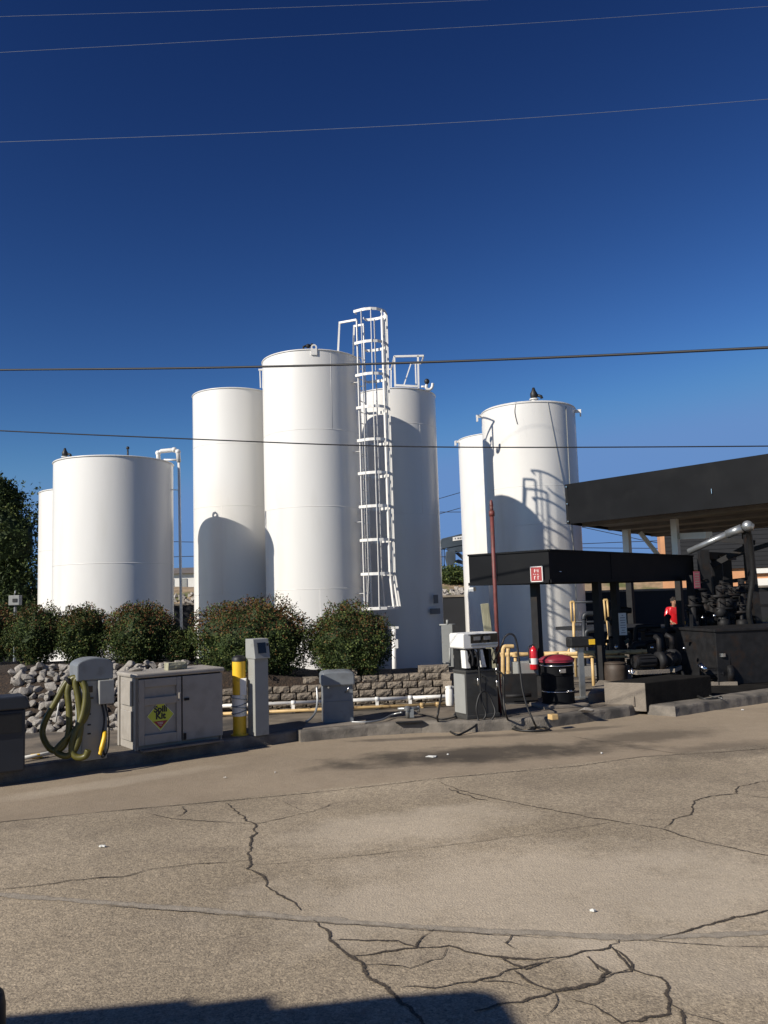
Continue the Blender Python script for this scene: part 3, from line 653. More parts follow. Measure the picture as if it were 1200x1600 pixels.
# right tank fittings
h = hz('R')
vent(tR, (.05, -1.0, h+.0), h=.60, neck=.10)
b = MB(); b.ring((0, 0, h+.035), 1.53, .014, n=64)
for k in range(10): b.tube([(1.53*math.cos(k*.63), 1.53*math.sin(k*.63), h-.02), (1.53*math.cos(k*.63), 1.53*math.sin(k*.63), h+.035)], .012, 6)
b.build('rim_rail', MT['tank_trim'], tR)
for az in (-88, 76):
    b = MB(); n = Vector((math.sin(R(az)), -math.cos(R(az)), 0)); b.box(n*1.67+Vector((0, 0, h-.10)), (.22, .10, .09), math.atan2(n.y, n.x)); b.box(n*1.75+Vector((0, 0, h-.17)), (.05, .12, .22), math.atan2(n.y, n.x)); b.build('lifting_lug', MT['tank_trim'], tR)
b = MB(); b.tube(bez([(-.62, -1.45, h+.03), (-.68, -1.45, h-.3), (-.62, -1.48, h-.7)], 6), .010, 6); b.build('hanging_cable', MT['wire'], tR)
b = MB(); pts = [(.38+.75*t, -(1.588**2-(.38+.75*t)**2)**.5-.01, h-t*5.2) for t in [k/16 for k in range(17)]]; b.tube(pts, .007, 5); b.tube([(1.05, -1.20, h-.1), (1.04, -1.21, h-3), (1.06, -1.19, .4)], .010, 6); b.build('conduit_line', MT['light_grey'], tR)
h = hz('Rr'); b = MB(); n = Vector((-1, -.15, 0)).normalized(); b.box(n*1.63+Vector((0, 0, h-.08)), (.2, .10, .08), math.atan2(n.y, n.x)); b.box(n*1.71+Vector((0, 0, h-.14)), (.05, .12, .18), math.atan2(n.y, n.x)); b.build('lifting_lug', MT['tank_trim'], tRr)

# small posts standing beside the shaded tank
b = MB(); p0 = at(615.5, 1046, 19.5); p0.z = -.45; p1 = at(615.5, 982, 19.5); b.tube([p0, p1], .055, 10); b.box(p1+Vector((.0, 0, .02)), (.22, .10, .05)); b.box(p1+Vector((.04, -.05, -.35)), (.09, .08, .20))
tag(b.build('pipe_post', MT['tank_trim'], origin=p0), 'slim white post in front of the shaded tank, right of the shrubs', 'post')
b = MB(); p0 = at(699, 1040, 21); p0.z = -.45; p1 = at(699, 976, 21); b.box((p0+p1)/2, (.26, .16, (p1-p0).z)); b.tube([p1, p1+Vector((0, 0, .12))], .03, 8); b.tube([p1+Vector((-.2, 0, .0)), p1+Vector((.2, 0, .0))], .02, 8)
tag(b.build('utility_post', MT['light_grey'], origin=p0), 'shaded grey square post between the shaded tank and the wooden post', 'post')
b = MB(); b.tube([at(703, 1041, 15), at(703, 1012, 15)], .018, 8); b.tube([at(690, 1036, 15), at(703, 1036, 15)], .016, 8); b.tube([at(668, 1046, 15), at(703, 1046, 15)], .018, 8)
tag(b.build('pipe_railing', MT['light_grey'], origin=at(703, 1046, 15)), 'thin grey pipe rail at the right end of the block wall', 'railing')
# dark containment wall behind the tanks
b = MB(); b.box((-2, 33.0, .65), (40, .25, 2.3)); b.box((-2, 33.0, 1.84), (40.1, .34, .08), mi=1)
tag(b.build('containment_wall', [MT['charcoal'], MT['plinth']], origin=(-2, 33, -.5)), 'long dark wall with a pale cap behind the tanks, below the rock bank', 'wall')

# ================================================================== WIRES
def wire(label, pts, Y, r, m, ext=60):
    P = [at(x, y, Y if not isinstance(Y, tuple) else Y[0]+(Y[1]-Y[0])*(x+100)/1400) for x, y in pts]; a = P[0]+(P[0]-P[1]).normalized()*ext; z = P[-1]+(P[-1]-P[-2]).normalized()*ext
    b = MB(); Q = bez(P, 10); b.tube([a]+Q+[z], r, 6); o = b.build('power_line', MT[m], origin=P[0]); tag(o, label, 'cable', 'overhead lines')
wire('thick black overhead line crossing near the top of the tallest tank', [(-100, 580), (0, 578), (300, 575), (600, 568), (900, 557), (1200, 543), (1300, 538)], (13.0, 8.0), .0155, 'wire')
wire('thin black overhead line crossing the middle of the tallest tank', [(-100, 666), (0, 673), (300, 686), (560, 696), (800, 699), (1200, 697), (1300, 694)], 9.5, .0075, 'wire')
wire('uppermost pale wire crossing the top left of the sky', [(-100, 31), (0, 26), (300, 17), (730, 1), (1200, -22), (1300, -28)], 20, .0042, 'wire_light')
wire('second pale wire from the top of the sky', [(-100, 88), (0, 82), (400, 60), (800, 38), (1200, 10), (1300, 2)], 20, .0045, 'wire_light')
wire('lowest of the pale wires across the dark upper sky', [(-100, 225), (0, 222), (400, 207), (800, 186), (1200, 155), (1300, 146)], 20, .0055, 'wire_light')
b = MB()
for (x0, y0, x1, y1) in [(0, 795, 900, 700), (0, 820, 900, 715), (200, 845, 1200, 858), (200, 872, 1200, 838), (800, 800, 1200, 880)][2:]:
    b = MB(); b.tube([at(x0-300, y0, 52), at(x0, y0, 52), at((x0+x1)/2, (y0+y1)/2+3, 52), at(x1, y1, 52), at(x1+300, y1, 52)], .022, 5)
    tag(b.build('distant_power_line', MT['wire'], origin=at(x0, y0, 52)), 'thin distant utility line seen low between the tanks', 'cable', 'distant lines')
for (x0, y0, x1, y1) in [(560, 812, 820, 740), (560, 835, 820, 765)]:
    b = MB(); b.tube([at(x0, y0, 60), at(690, (y0+y1)/2+2, 60), at(x1, y1, 60)], .022, 5)
    tag(b.build('distant_power_line', MT['wire'], origin=at(x0, y0, 60)), 'thin distant line rising in the gap left of the right tanks', 'cable', 'distant lines')

# ================================================================== PLANTS
def leaves(mb, c, rad, n, size, seed, pal, depth=.35, lump=.22, lf=2.2, flat=1.0, sprigs=0, zmin=-1.0):
    rr = random.Random(seed); c = Vector(c); rx, ry, rz = rad
    V = []; Fc = []; MI = []
    def leaf(p, d, s, mi):
        a = Vector((rr.gauss(0, 1), rr.gauss(0, 1), rr.gauss(0, 1))).normalized(); a = (a+d*.7).normalized()
        b_ = a.cross(Vector((rr.gauss(0, 1), rr.gauss(0, 1), rr.gauss(0, 1)))).normalized(); up = a.cross(b_)
        o = len(V); V.extend((p-a*s*.5, p+b_*s*.27+up*s*.06, p+a*s*.55, p-b_*s*.27+up*s*.06)); Fc.append((o, o+1, o+2, o+3)); MI.append(mi)
    for i in range(n):
        z = rr.uniform(zmin, 1); a = rr.uniform(0, 6.2832); q = math.sqrt(max(0, 1-z*z)); d = Vector((q*math.cos(a), q*math.sin(a), z))
        k = 1+lump*noise.noise(d*lf+Vector((seed*3.7, 0, 0)))+lump*.55*noise.noise(d*lf*2.7+Vector((0, seed*1.3, 0)))
        dens = noise.noise(d*5+Vector((seed, seed, 0)))
        t = 1-abs(rr.gauss(0, 1))*depth*.45
        if t < .2 or (dens < -.28 and rr.random() < .55): continue
        p = c+Vector((d.x*rx, d.y*ry, d.z*rz))*k*t
        leaf(p, d, size*rr.uniform(.6, 1.3), pal(rr, d, t, dens))
    for i in range(sprigs):                            # loose shoots that break the outline
        z = rr.uniform(.35, 1); a = rr.uniform(0, 6.2832); q = math.sqrt(1-z*z); d = Vector((q*math.cos(a), q*math.sin(a), z))
        k = 1+lump*noise.noise(d*lf+Vector((seed*3.7, 0, 0)))
        p0 = c+Vector((d.x*rx, d.y*ry, d.z*rz))*k*.93; dr = (d+Vector((0, 0, .8))+Vector((rr.gauss(0, .2), rr.gauss(0, .2), 0))).normalized(); ln = rr.uniform(.06, .19)*min(1, rx*1.3)
        for j in range(9): leaf(p0+dr*ln*j/8, dr, size*rr.uniform(.6, 1), pal(rr, d, 1, .4))
    o = len(mb.v); mb.v += V; mb.f += [tuple(i+o for i in f) for f in Fc]; mb.mi += MI; mb.sm += [False]*len(Fc)
def core(mb, c, rad, seed, k0=.78, lump=.22, lf=2.2, mi=0, nlat=12, nlon=20):
    c = Vector(c); vs = []; fs = []
    for i in range(nlat+1):
        for j in range(nlon):
            a = -math.pi/2+math.pi*i/nlat; b_ = 2*math.pi*j/nlon; d = Vector((math.cos(a)*math.cos(b_), math.cos(a)*math.sin(b_), math.sin(a)))
            k = k0*(1+lump*noise.noise(d*lf+Vector((seed*3.7, 0, 0)))+.18*noise.noise(d*7+Vector((seed, 2, 0))))
            vs.append(c+Vector((d.x*rad[0], d.y*rad[1], d.z*rad[2]))*k)
    for i in range(nlat):
        for j in range(nlon): fs.append((i*nlon+j, i*nlon+(j+1) % nlon, (i+1)*nlon+(j+1) % nlon, (i+1)*nlon+j))
    mb.add(vs, fs, mi, False)
LEAFM = [MT[k] for k in ('leaf_dark', 'leaf_mid', 'leaf_light', 'leaf_red', 'leaf_bronze', 'leaf_fresh')]
def shrub_pal(red):
    def f(rr, d, t, dens):
        x = rr.random(); top = d.z > .25+.3*dens
        if top and x < red: return 3 if rr.random() < .55 else 4
        x = rr.random()
        return 0 if x < .38 else (1 if x < .80 else (2 if x < .95 else 4))
    return f
def shrub(label, x0, x1, y0, y1, Y, red, n, seed, depth_r=None, sprigs=14):
    a, b_ = at(x0, y1, Y), at(x1, y1, Y); top = at((x0+x1)/2, y0, Y).z; bot = (a.z+b_.z)/2; cx = (a.x+b_.x)/2
    rx = (b_.x-a.x)/2*1.10; ry = depth_r or min(rx, .75); rz = (top-bot)/2*1.10; base = bed_z(cx, Y) if cx < 2 else 0
    t = thing('shrub', label, 'shrub', (cx, Y, base), 0, 'evergreen shrubs on the planting bed')
    L = Vector((0, 0, (top+bot)/2-base))
    m = MB(); core(m, L, (rx, ry, rz), seed, .74, mi=0); leaves(m, L, (rx, ry, rz), int(n*1.45), .038, seed, shrub_pal(red), sprigs=sprigs, depth=.42, lump=.26); m.build('foliage', LEAFM, t)
    s = MB(); rr = random.Random(seed)
    for k in range(5):
        a_ = rr.uniform(0, 6.28); s.tube([(.04*math.cos(a_), .04*math.sin(a_), -.06), (.12*math.cos(a_), .12*math.sin(a_), L.z*.4), (rx*.4*math.cos(a_), ry*.4*math.sin(a_), L.z)], [.018, .014, .006], 6)
    s.build('stems', MT['bark'], t)
shrub('dark shrub cut off by the left edge of the picture', -62, 19, 949, 1034, 14.7, .5, 7000, 1)
shrub('rounded green shrub second from the left edge, above the riprap rocks', 13, 99, 947, 1036, 14.5, .22, 9000, 2)
shrub('shrub with bronze top directly behind the hose unit', 89, 168, 949, 1035, 14.4, .35, 9000, 3)
shrub('reddish-topped shrub behind the left end of the cabinet', 165, 274, 944, 1042, 14.3, .5, 12000, 4)
shrub('low dark green shrub in the shade between the two reddish shrubs', 258, 308, 984, 1036, 14.2, .1, 4500, 5)
shrub('widest shrub, russet on top, behind the yellow bollard', 303, 484, 938, 1072, 14.0, .55, 20000, 6, .85, 20)
shrub('dense shrub with scattered yellow-red leaves, in front of the tallest tank', 484, 610, 946, 1064, 13.95, .28, 17000, 7, .75)
def pale_shoots():
    m = MB(); rr = random.Random(5); t = thing('shrub', 'loose pale green shoots rising above the widest russet shrub', 'shrub', (-3.0, 14.85, .6), 0, 'evergreen shrubs on the planting bed')
    V = Vector
    for k in range(46):
        x = rr.uniform(318, 412); y = rr.uniform(936, 952)+abs(x-370)*.18; p1 = at(x, y, 14.8)-V((-3.0, 14.85, .6)); p0 = p1+V((rr.uniform(-.1, .1), 0, -.5))
        for j in range(16):
            p = p0.lerp(p1, j/15); s = .045; a = V((rr.gauss(0, 1), rr.gauss(0, 1), rr.gauss(.6, 1))).normalized(); b_ = a.cross(V((rr.gauss(0, 1), rr.gauss(0, 1), rr.gauss(0, 1)))).normalized(); p = p+V((rr.gauss(0, .02), rr.gauss(0, .02), 0))
            m.add([p-a*s*.4, p+b_*s*.2, p+a*s*.5, p-b_*s*.2], [(0, 1, 2, 3)], 5 if rr.random() < .6 else 2)
        m.tube([p0, p1], .004, 4, 1)
    m.build('foliage', LEAFM, t)
pale_shoots()
def tree(label, c, base, trunk_h, blobs, size, n, seed, pal):
    t = thing('tree', label, 'tree', (c[0], c[1], base))
    tr = MB(); rr = random.Random(seed)
    tr.tube(bez([(0, 0, -.3), (.06, .03, trunk_h*.5), (-.04, .05, trunk_h), (.1, 0, trunk_h*1.9)], 4), [.26-.012*i for i in range(13)], 10)
    for (b_, r_) in blobs: tr.tube(bez([(0, 0, trunk_h*.8), Vector(b_)*.55+Vector((0, 0, trunk_h*.25)), Vector(b_)], 4), [.12-.011*i for i in range(9)], 6)
    tr.build('trunk', MT['bark'], t)
    m = MB()
    for i, (b_, r_) in enumerate(blobs):
        core(m, b_, tuple(x*.8 for x in r_), seed+i, .72); leaves(m, b_, r_, n, size, seed+i, pal, depth=.55, lump=.45, lf=2.6, sprigs=30)
    m.build('crown', LEAFM, t)
dark = lambda rr, d, t, dens: 0 if rr.random() < .8 else (1 if rr.random() < .8 else 2)
tc_ = at(-40, 950, 30)
tree('tall dense dark evergreen tree at the left edge behind the far-left tank', (tc_.x, 30), terrain_z(tc_.x, 30), 1.6,
     [((.2, 0, 2.6), (2.2, 2.0, 2.0)), ((-1.4, .3, 3.6), (2.2, 2.0, 2.2)), ((1.1, -.2, 4.7), (1.7, 1.6, 2.0)), ((-.3, 0, 5.6), (1.7, 1.6, 1.55)), ((-2.6, 0, 5.2), (1.8, 1.7, 2.2)), ((1.4, -.3, 2.4), (1.25, 1.2, 1.9)), ((.5, 0, 6.3), (1.15, 1.0, .9))], .13, 6500, 40, dark)
bc = at(708, 905, 42.5)
def far_shrub(label, c, r_, seed, n=2500, size=.12):
    t = thing('bush', label, 'bush', c); m = MB(); core(m, (0, 0, r_[2]*.8), r_, seed, .75); leaves(m, (0, 0, r_[2]*.8), r_, n, size, seed, lambda rr, d, t, dens: 1 if rr.random() < .5 else (0 if rr.random() < .4 else 2), lump=.35); m.build('foliage', LEAFM, t)
far_shrub('round green bush on the rock bank in the gap left of the right tanks', (bc.x, 42.5, terrain_z(bc.x, 42.5)-.1), (1.0, .8, .55), 61)
x_ = at(282, 985, 38); far_shrub('scrubby green bush on the slope behind the looping vent pipe', (x_.x, 34.6, terrain_z(x_.x, 34.6)-.1), (.8, .7, .5), 62, 1500)
# dry grass mound seen beneath the low canopy
gm = MB(); rr = random.Random(9)
for i in range(4200):
    x = rr.uniform(8.2, 12.6); y = rr.uniform(22.5, 25.5); hgt = .25+.75*math.exp(-((x-10.2)/1.1)**2)*rr.uniform(.7, 1.2)
    a = rr.uniform(0, 6.28); wv = Vector((math.cos(a), math.sin(a), 0))*.012; tip = Vector((rr.gauss(0, .12), rr.gauss(0, .12), hgt)); p = Vector((x, y, -.02))
    gm.add([p-wv, p+wv, p+tip*.6+wv*.6, p+tip], [(0, 1, 2, 3)])
struct(gm.build('tall_grass', MT['grass']), 'stuff')

# ================================================================== DISPENSER ISLAND
KD = (KL[5]-KL[4]); ROTK = math.atan2(KD.y, KD.x)
# --- hose unit (left) : local x to the right along the kerb, -y to the pavement
rot = R(34); p = gp(143, 1184, .146)
U = thing('hose_unit', 'grey service unit with rounded lid and coiled olive hose, beside the riprap rocks', 'service unit', (p.x+.0, p.y-.02, .146), rot)
b = MB(); b.box((0, 0, .45), (.29, .30, .90)); b.build('body', MT['light_grey'], U, bevel=.012)
b = MB(); hd = [(-.205, .90), (.205, .90), (.205, 1.07)]+[(.205*math.cos(a), 1.07+.085*math.sin(a)) for a in [math.pi*k/12 for k in range(1, 12)]]+[(-.205, 1.07)]
b.prism_y(hd, -.18, .18); b.build('lid', MT['grey_plastic'], U, bevel=.015)
b = MB(); b.box((.115, -.19, .76), (.17, .09, .27)); b.build('meter_box', MT['light_grey'], U, bevel=.008)
b = MB(); b.box((-.075, -.155, .80), (.10, .012, .07)); b.box((-.075, -.155, .70), (.12, .01, .02)); b.build('display_window', MT['glass'], U)
b = MB(); b.tube(bez([(.08, -.16, .62), (.10, -.19, .45), (.07, -.20, .22), (.10, -.19, .05)], 6), .012, 8); b.tube(bez([(.12, -.15, .62), (.15, -.19, .4), (.14, -.20, .12), (.07, -.21, .03), (.06, -.19, .2)], 6), .009, 8); b.build('supply_hose', MT['black_rubber'], U)
for z in (.30, .52, .40):
    b = MB(); b.box((-.06, -.153, z), (.035, .012, .014)); b.build('latch', MT['dark_steel'], U)
b = MB(); b.tube([(-.145, -.05, .85), (-.26, -.07, .88), (-.30, -.07, .94)], .022, 8); b.build('hose_hook', MT['dark_steel'], U)
HP = [(141, 1082, 10.0), (133, 1066, 9.95), (122, 1059, 9.93), (106, 1064, 9.9), (88, 1095, 9.87), (70, 1128, 9.85), (67, 1150, 9.83), (80, 1171, 9.8), (97, 1168, 9.8), (107, 1145, 9.83), (108, 1110, 9.86), (106, 1080, 9.88), (114, 1060, 9.9), (127, 1064, 9.9),
      (136, 1090, 9.88), (134, 1118, 9.85), (118, 1140, 9.83), (98, 1160, 9.8), (88, 1174, 9.78), (105, 1181, 9.77), (120, 1165, 9.78), (126, 1130, 9.82), (122, 1090, 9.86), (118, 1066, 9.88), (126, 1060, 9.88), (134, 1080, 9.86), (130, 1115, 9.82), (116, 1150, 9.78), (112, 1172, 9.76), (120, 1183, 9.75), (133, 1182, 9.75), (138, 1172, 9.75)]
H = MB(); HP = [(a_, b_, c_-.22) for a_, b_, c_ in HP]
H.tube(bez([at(*p_) for p_ in HP], 6), .036, 10); ho = H.build('coiled_hose', MT['hose_green'], origin=at(*HP[0]))
tag(ho, 'thick olive green hose hung in tall loops on the left service unit', 'hose')
N_ = MB(); N_.tube(bez([(.02, -.29, .07), (.05, -.28, .16), (.085, -.25, .26), (.10, -.20, .31)], 5), [.02]*4+[.026]*12, 10); n2 = N_.build('hose_nozzle', MT['yellow_hose'], None)
n2.location = U.location; n2.rotation_euler = U.rotation_euler; tag(n2, 'bright yellow curved nozzle held at the foot of the left service unit', 'nozzle')
# lever rod in the loops
b = MB(); p0 = gp(86, 1128, .2); b.tube([at(87, 1128, 11.2), at(97, 1074, 11.2)], .012, 8); tag(b.build('marker_rod', MT['white_pipe'], origin=at(87, 1128, 11.2)), 'thin white rod leaning on the rocks inside the hose loops', 'rod')
# yellow pipe piece and pale pipe on the ground at left
b = MB(); b.tube([gp(28, 1186, .19), gp(108, 1171, .19)], .022, 8); tag(b.build('ground_pipe', MT['white_pipe'], origin=gp(28, 1186, .19)), 'thin pale pipe lying on the island behind the left service unit', 'pipe')
b = MB(); b.box(gp(57, 1181, .175), (.13, .08, .045), R(25)); b.box(gp(57, 1179, .20), (.08, .05, .02), R(25)); tag(b.build('yellow_valve_cover', MT['yellow'], bevel=.012, origin=gp(57, 1181, .165)), 'small yellow cover low on the ground left of the coiled hose', 'valve cover')
# --- dark unit cut by the left edge
p = gp(-14, 1210, .146)
U = thing('hose_unit', 'dark blue-grey service unit in shade, cut off by the left edge of the picture', 'service unit', (p.x, p.y+.16, .146), R(30))
b = MB(); b.box((0, 0, .33), (.50, .34, .66)); b.build('body', MT['navy'], U, bevel=.02)
b = MB(); b.prism_y([(-.28, .66), (.28, .66), (.28, .74), (.24, .80), (-.24, .80), (-.28, .74)], -.2, .2); b.build('lid', MT['navy'], U, bevel=.015)
b = MB(); b.box((0, -.175, .52), (.42, .02, .2)); b.build('panel', MT['black_rubber'], U)
# --- spill kit cabinet
A, B_, D = gp(186, 1167, .146), gp(227, 1175, .146), gp(348, 1158, .146)
A, B_, D = [q_+Vector((-.12, .06, 0)) for q_ in (A, B_, D)]; fr = math.atan2((D-B_).y, (D-B_).x); Wd = (D-B_).length*1.11; dp = .62; hgt = .915
t = thing('spill_cabinet', 'taupe plastic two-door cabinet with a lime Spill Kit diamond', 'cabinet', (B_.x, B_.y, .146), fr)
b = MB(); hb = hgt-.05
b.box((.012, dp/2, hb/2), (.024, dp, hb)); b.box((Wd-.012, dp/2, hb/2), (.024, dp, hb)); b.box((Wd/2, dp-.012, hb/2), (Wd-.05, .024, hb)); b.box((Wd/2, dp/2, .03), (Wd-.05, dp-.05, .06)); 
for (z0, z1) in ((.10, .46), (.52, .82)): b.box((-.012, dp*.5, (z0+z1)/2), (.024, dp*.62, z1-z0))
b.box((-.01, .03, hb/2), (.02, .06, hb)); b.box((-.01, dp-.03, hb/2), (.02, .06, hb)); b.build('body', MT['cab'], t, bevel=.008)
b = MB(); b.box((Wd/2, dp/2-.02, hgt-.028), (Wd+.05, dp+.06, .055)); b.build('lid', MT['cab'], t, bevel=.018)
dw = Wd/2-.02
def door(x0, panels, name='door'):
    dm = MB(); y0, y1 = -.03, .0; zb_, zt_ = .06, hb-.02; th = .034
    if panels:
        xs_ = (x0+.07, x0+dw-.06); 
        dm.box((x0+dw/2, -.006, (zb_+zt_)/2), (dw, .012, zt_-zb_))
        dm.box((x0+.035, -.029, (zb_+zt_)/2), (.07, th, zt_-zb_)); dm.box((x0+dw-.03, -.029, (zb_+zt_)/2), (.06, th, zt_-zb_))
        for (a_, c_) in ((zb_, zb_+.12), (zb_+.47, zb_+.56), (zt_-.10, zt_)): dm.box((x0+dw/2+.005, -.029, (a_+c_)/2), (dw-.13, th-.002, c_-a_))
    else:
        dm.box((x0+dw/2, -.02, (zb_+zt_)/2), (dw, .04, zt_-zb_))
    return dm.build(name, MT['cab'], t, bevel=.006)
d1 = door(.012, True); d2 = door(Wd/2+.012, False)
hn = MB(); hn.box((Wd/2-.035, -.055, .60), (.025, .03, .10)); hn.build('handle', MT['cab'], d1, bevel=.005)
hn = MB(); hn.box((Wd/2+.06, -.05, .56), (.06, .02, .03)); hn.build('hasp', MT['dark_steel'], d2)
hn = MB(); hn.box((Wd/2+.03, -.055, .05+.06), (.03, .02, .08)); hn.build('bolt_latch', MT['dark_steel'], d2)
b = MB(); b.box((Wd/2-.02, -.10, .012), (Wd*.92, .14, .024)); b.build('door_sill', MT['plinth'], t, bevel=.005)
# diamond sign on the left door
sg = thing('spill_sign', '', 'x'); del sg['label']; del sg['category']; sg.parent = t; sg.name = 'warning_sign'; sx = .012+dw*.52; sg.location = (sx, -.0135, .395)
S1 = .185
b = MB(); b.prism_y([(0, -S1), (S1*.93, 0), (0, S1), (-S1*.93, 0)], -.003, 0); b.build('sign_face', MT['sign_lime'], sg)
b = MB(); o = S1*.90; yk = -S1*.36
q = .07*0
b.prism_y([(0, -S1*.86), ((S1+yk)*.78, yk), (-(S1+yk)*.78, yk)], -.0045, -.003); b.build('sign_red_corner', MT['sign_red'], sg)
rx_ = (R(90), 0, 0)
text_mesh('sign_lettering', 'Spill\nKit', .105, MT['sign_black'], sg, (0, -.0045, .032), rx_, .0045, line=.78)
b = MB()
for z, w_ in ((-.085, .085), (-.10, .06), (-.118, .03)):
    for k in range(int(w_/.015)): b.box((-w_/2+.008+k*.015, -.0052, z), (.009, .001, .007))
b.build('sign_small_print', MT['sign_white'], sg)
ln = MB()
for (a_, c_) in (((0, -S1), (S1*.93, 0)), ((S1*.93, 0), (0, S1)), ((0, S1), (-S1*.93, 0)), ((-S1*.93, 0), (0, -S1))): ln.bar((a_[0]*.985, -.004, a_[1]*.985), (c_[0]*.985, -.004, c_[1]*.985), .004, .003)
ln.build('sign_border', MT['sign_white'], sg)
# block and stone on the cabinet
b = MB(); ctop = Vector((B_.x, B_.y, .146+hgt)); ux = Vector((math.cos(fr), math.sin(fr), 0)); uy = Vector((-ux.y, ux.x, 0))
cpos = ctop+ux*(Wd*.52)+uy*.20+Vector((0, 0, .045)); rough_block(b, (0, 0, 0), (.27, .14, .09), fr+.12, 77); ob = b.build('loose_block', MT['wood']); ob.location = cpos
tag(ob, 'single mossy block lying on top of the taupe cabinet', 'block')
o = bpy.data.objects.new('rock', RM[3]); C.objects.link(o); o.location = ctop+ux*.14+uy*.42+Vector((0, 0, .02)); o.scale = (.11, .075, .05); tag(o, 'flat pale stone lying on the left end of the cabinet top', 'rock')
# --- yellow bollard
p = gp(373, 1150, .146); t = thing('bollard', 'yellow steel bollard with black cap and a white bin strapped to it', 'bollard', (p.x, p.y+.08, .146))
rb = .088; b = MB(); b.lathe([(rb, 0), (rb, .97)], n=28); b.lathe([(rb+.03, 0), (rb+.03, .012), (rb, .012)], n=28); b.build('post', MT['yellow'], t)
b = MB(); b.lathe([(rb+.004, .96), (rb+.004, 1.0), (rb*.75, 1.03), (.01, 1.04)], n=28, split=False); b.build('cap', MT['black_rubber'], t)
b = MB(); b.lathe([(rb+.008, .25), (rb+.012, .52), (rb+.002, .525)], n=28); b.build('white_sleeve', MT['white_pipe'], t)
b = MB()
for z, dz in ((.31, .03), (.40, .025), (.47, -.02), (.36, -.015)): b.tube([((rb+.014)*math.cos(a), (rb+.014)*math.sin(a), z+dz*math.sin(a+1)) for a in [2*math.pi*k/24 for k in range(24)]], .006, 5, closed=True)
b.build('strap', MT['grey_steel'], t)
b = MB(); b.box((.065, -.055, .63), (.085, .06, .22)); b.build('leaflet_box', MT['white_pipe'], t, bevel=.006)
# --- card reader pedestal
p = gp(402, 1150, .146); t = thing('card_pedestal', 'tall grey card-reader pedestal behind the yellow bollard', 'pedestal', (p.x, p.y+.12, .146), R(38))
b = MB(); b.box((0, 0, .5), (.205, .20, 1.0)); b.build('column', MT['light_grey'], t, bevel=.006)
b = MB(); pf = [(-.14, .99), (.12, .99), (.12, 1.25), (-.09, 1.25)]
vs = [(x, y, z) for x in (-.115, .115) for (y, z) in pf]
b.add(vs, [(0, 1, 2, 3)[::-1], (4, 5, 6, 7), (0, 4, 5, 1)[::-1] if False else (0, 1, 5, 4), (1, 2, 6, 5), (2, 3, 7, 6), (3, 0, 4, 7)]); b.build('reader_head', MT['light_grey'], t, bevel=.008)
b = MB(); rm = Matrix.Rotation(math.atan2(.06, .26), 3, 'X') @ Matrix.Identity(3); rm = Matrix.Rotation(-math.atan2(.05, .26), 3, 'X'); b.box((.0, -.115, 1.13), (.12, .014, .14), rm); b.build('screen', MT['glass'], t)
b = MB(); b.box((.09, -.108, 1.17), (.02, .012, .03), rm); b.build('key_slot', MT['black_rubber'], t)
# --- squat grey dispenser
p0, p1 = gp(503, 1132, .16), gp(549, 1127, .16); t = thing('service_pillar', 'squat blue-grey service pillar with rounded hood in front of the block wall', 'service pillar', ((p0.x+p1.x)/2, (p0.y+p1.y)/2+.2, .155), R(9))
b = MB(); b.box((0, 0, .28), (.42, .36, .56)); b.box((0, -.005, .30), (.426, .366, .006)); b.build('body', MT['grey_plastic'], t, bevel=.012)
b = MB(); b.box((.0, .03, .46), (.40, .30, .20)); b.build('recess', MT['navy'], t)
b = MB(); hd = [(-.235, .52), (.235, .52), (.235, .66), (.215, .70), (.12, .715), (-.12, .715), (-.215, .70), (-.235, .66)]; b.prism_y(hd, -.24, .2); b.build('hood', MT['grey_plastic'], t, bevel=.02)
b = MB(); b.tube([(.10, -.19, .42), (.13, -.23, .45), (.15, -.24, .50)], .012, 6); b.tube([(-.14, -.20, .50), (-.14, -.23, .50)], .015, 6); b.build('handle', MT['chrome'], t)
b = MB(); P0 = t.location; b.tube(bez([at(495, 1073, 12.3), at(496, 1095, 12.2), at(493, 1112, 12.1), at(486, 1122, 12.0), at(478, 1128, 11.95)], 6), .016, 8); tag(b.build('grey_conduit', MT['grey_steel'], origin=at(478, 1128, 11.95)), 'curved grey flexible conduit left of the squat service pillar', 'conduit')
b = MB(); b.tube(bez([gp(549, 1128, .17), gp(575, 1128, .17), gp(598, 1124, .18), gp(612, 1117, .2), gp(628, 1113, .24)], 6), .014, 8); tag(b.build('grey_conduit', MT['grey_steel'], origin=gp(549, 1128, .17)), 'grey conduit lying on the island right of the squat pillar', 'conduit')
b = MB(); vc = gp(637, 1121, .16); b.tube([vc+Vector((-.14, .02, .12)), vc+Vector((.16, .05, .12))], .025, 8); b.tube([vc, vc+Vector((0, 0, .16))], .03, 8); b.lathe([(.05, .1), (.05, .14), (.03, .16)], vc, 10); b.box(vc+Vector((.06, 0, .06)), (.06, .05, .12)); b.tube([vc+Vector((.16, .05, .06)), vc+Vector((.16, .05, .15))], .02, 8)
tag(b.build('valve', MT['grey_steel'], origin=vc), 'small brass-grey valve fitting on the island below the block wall', 'valve')
b = MB(); vc = gp(640, 1129, .15); b.box(vc+Vector((0, 0, .008)), (.38, .10, .016), R(8)); tag(b.build('drain_grate', MT['dark_steel'], origin=vc), 'flat dark grate strip on the island in front of the small valve', 'grate')
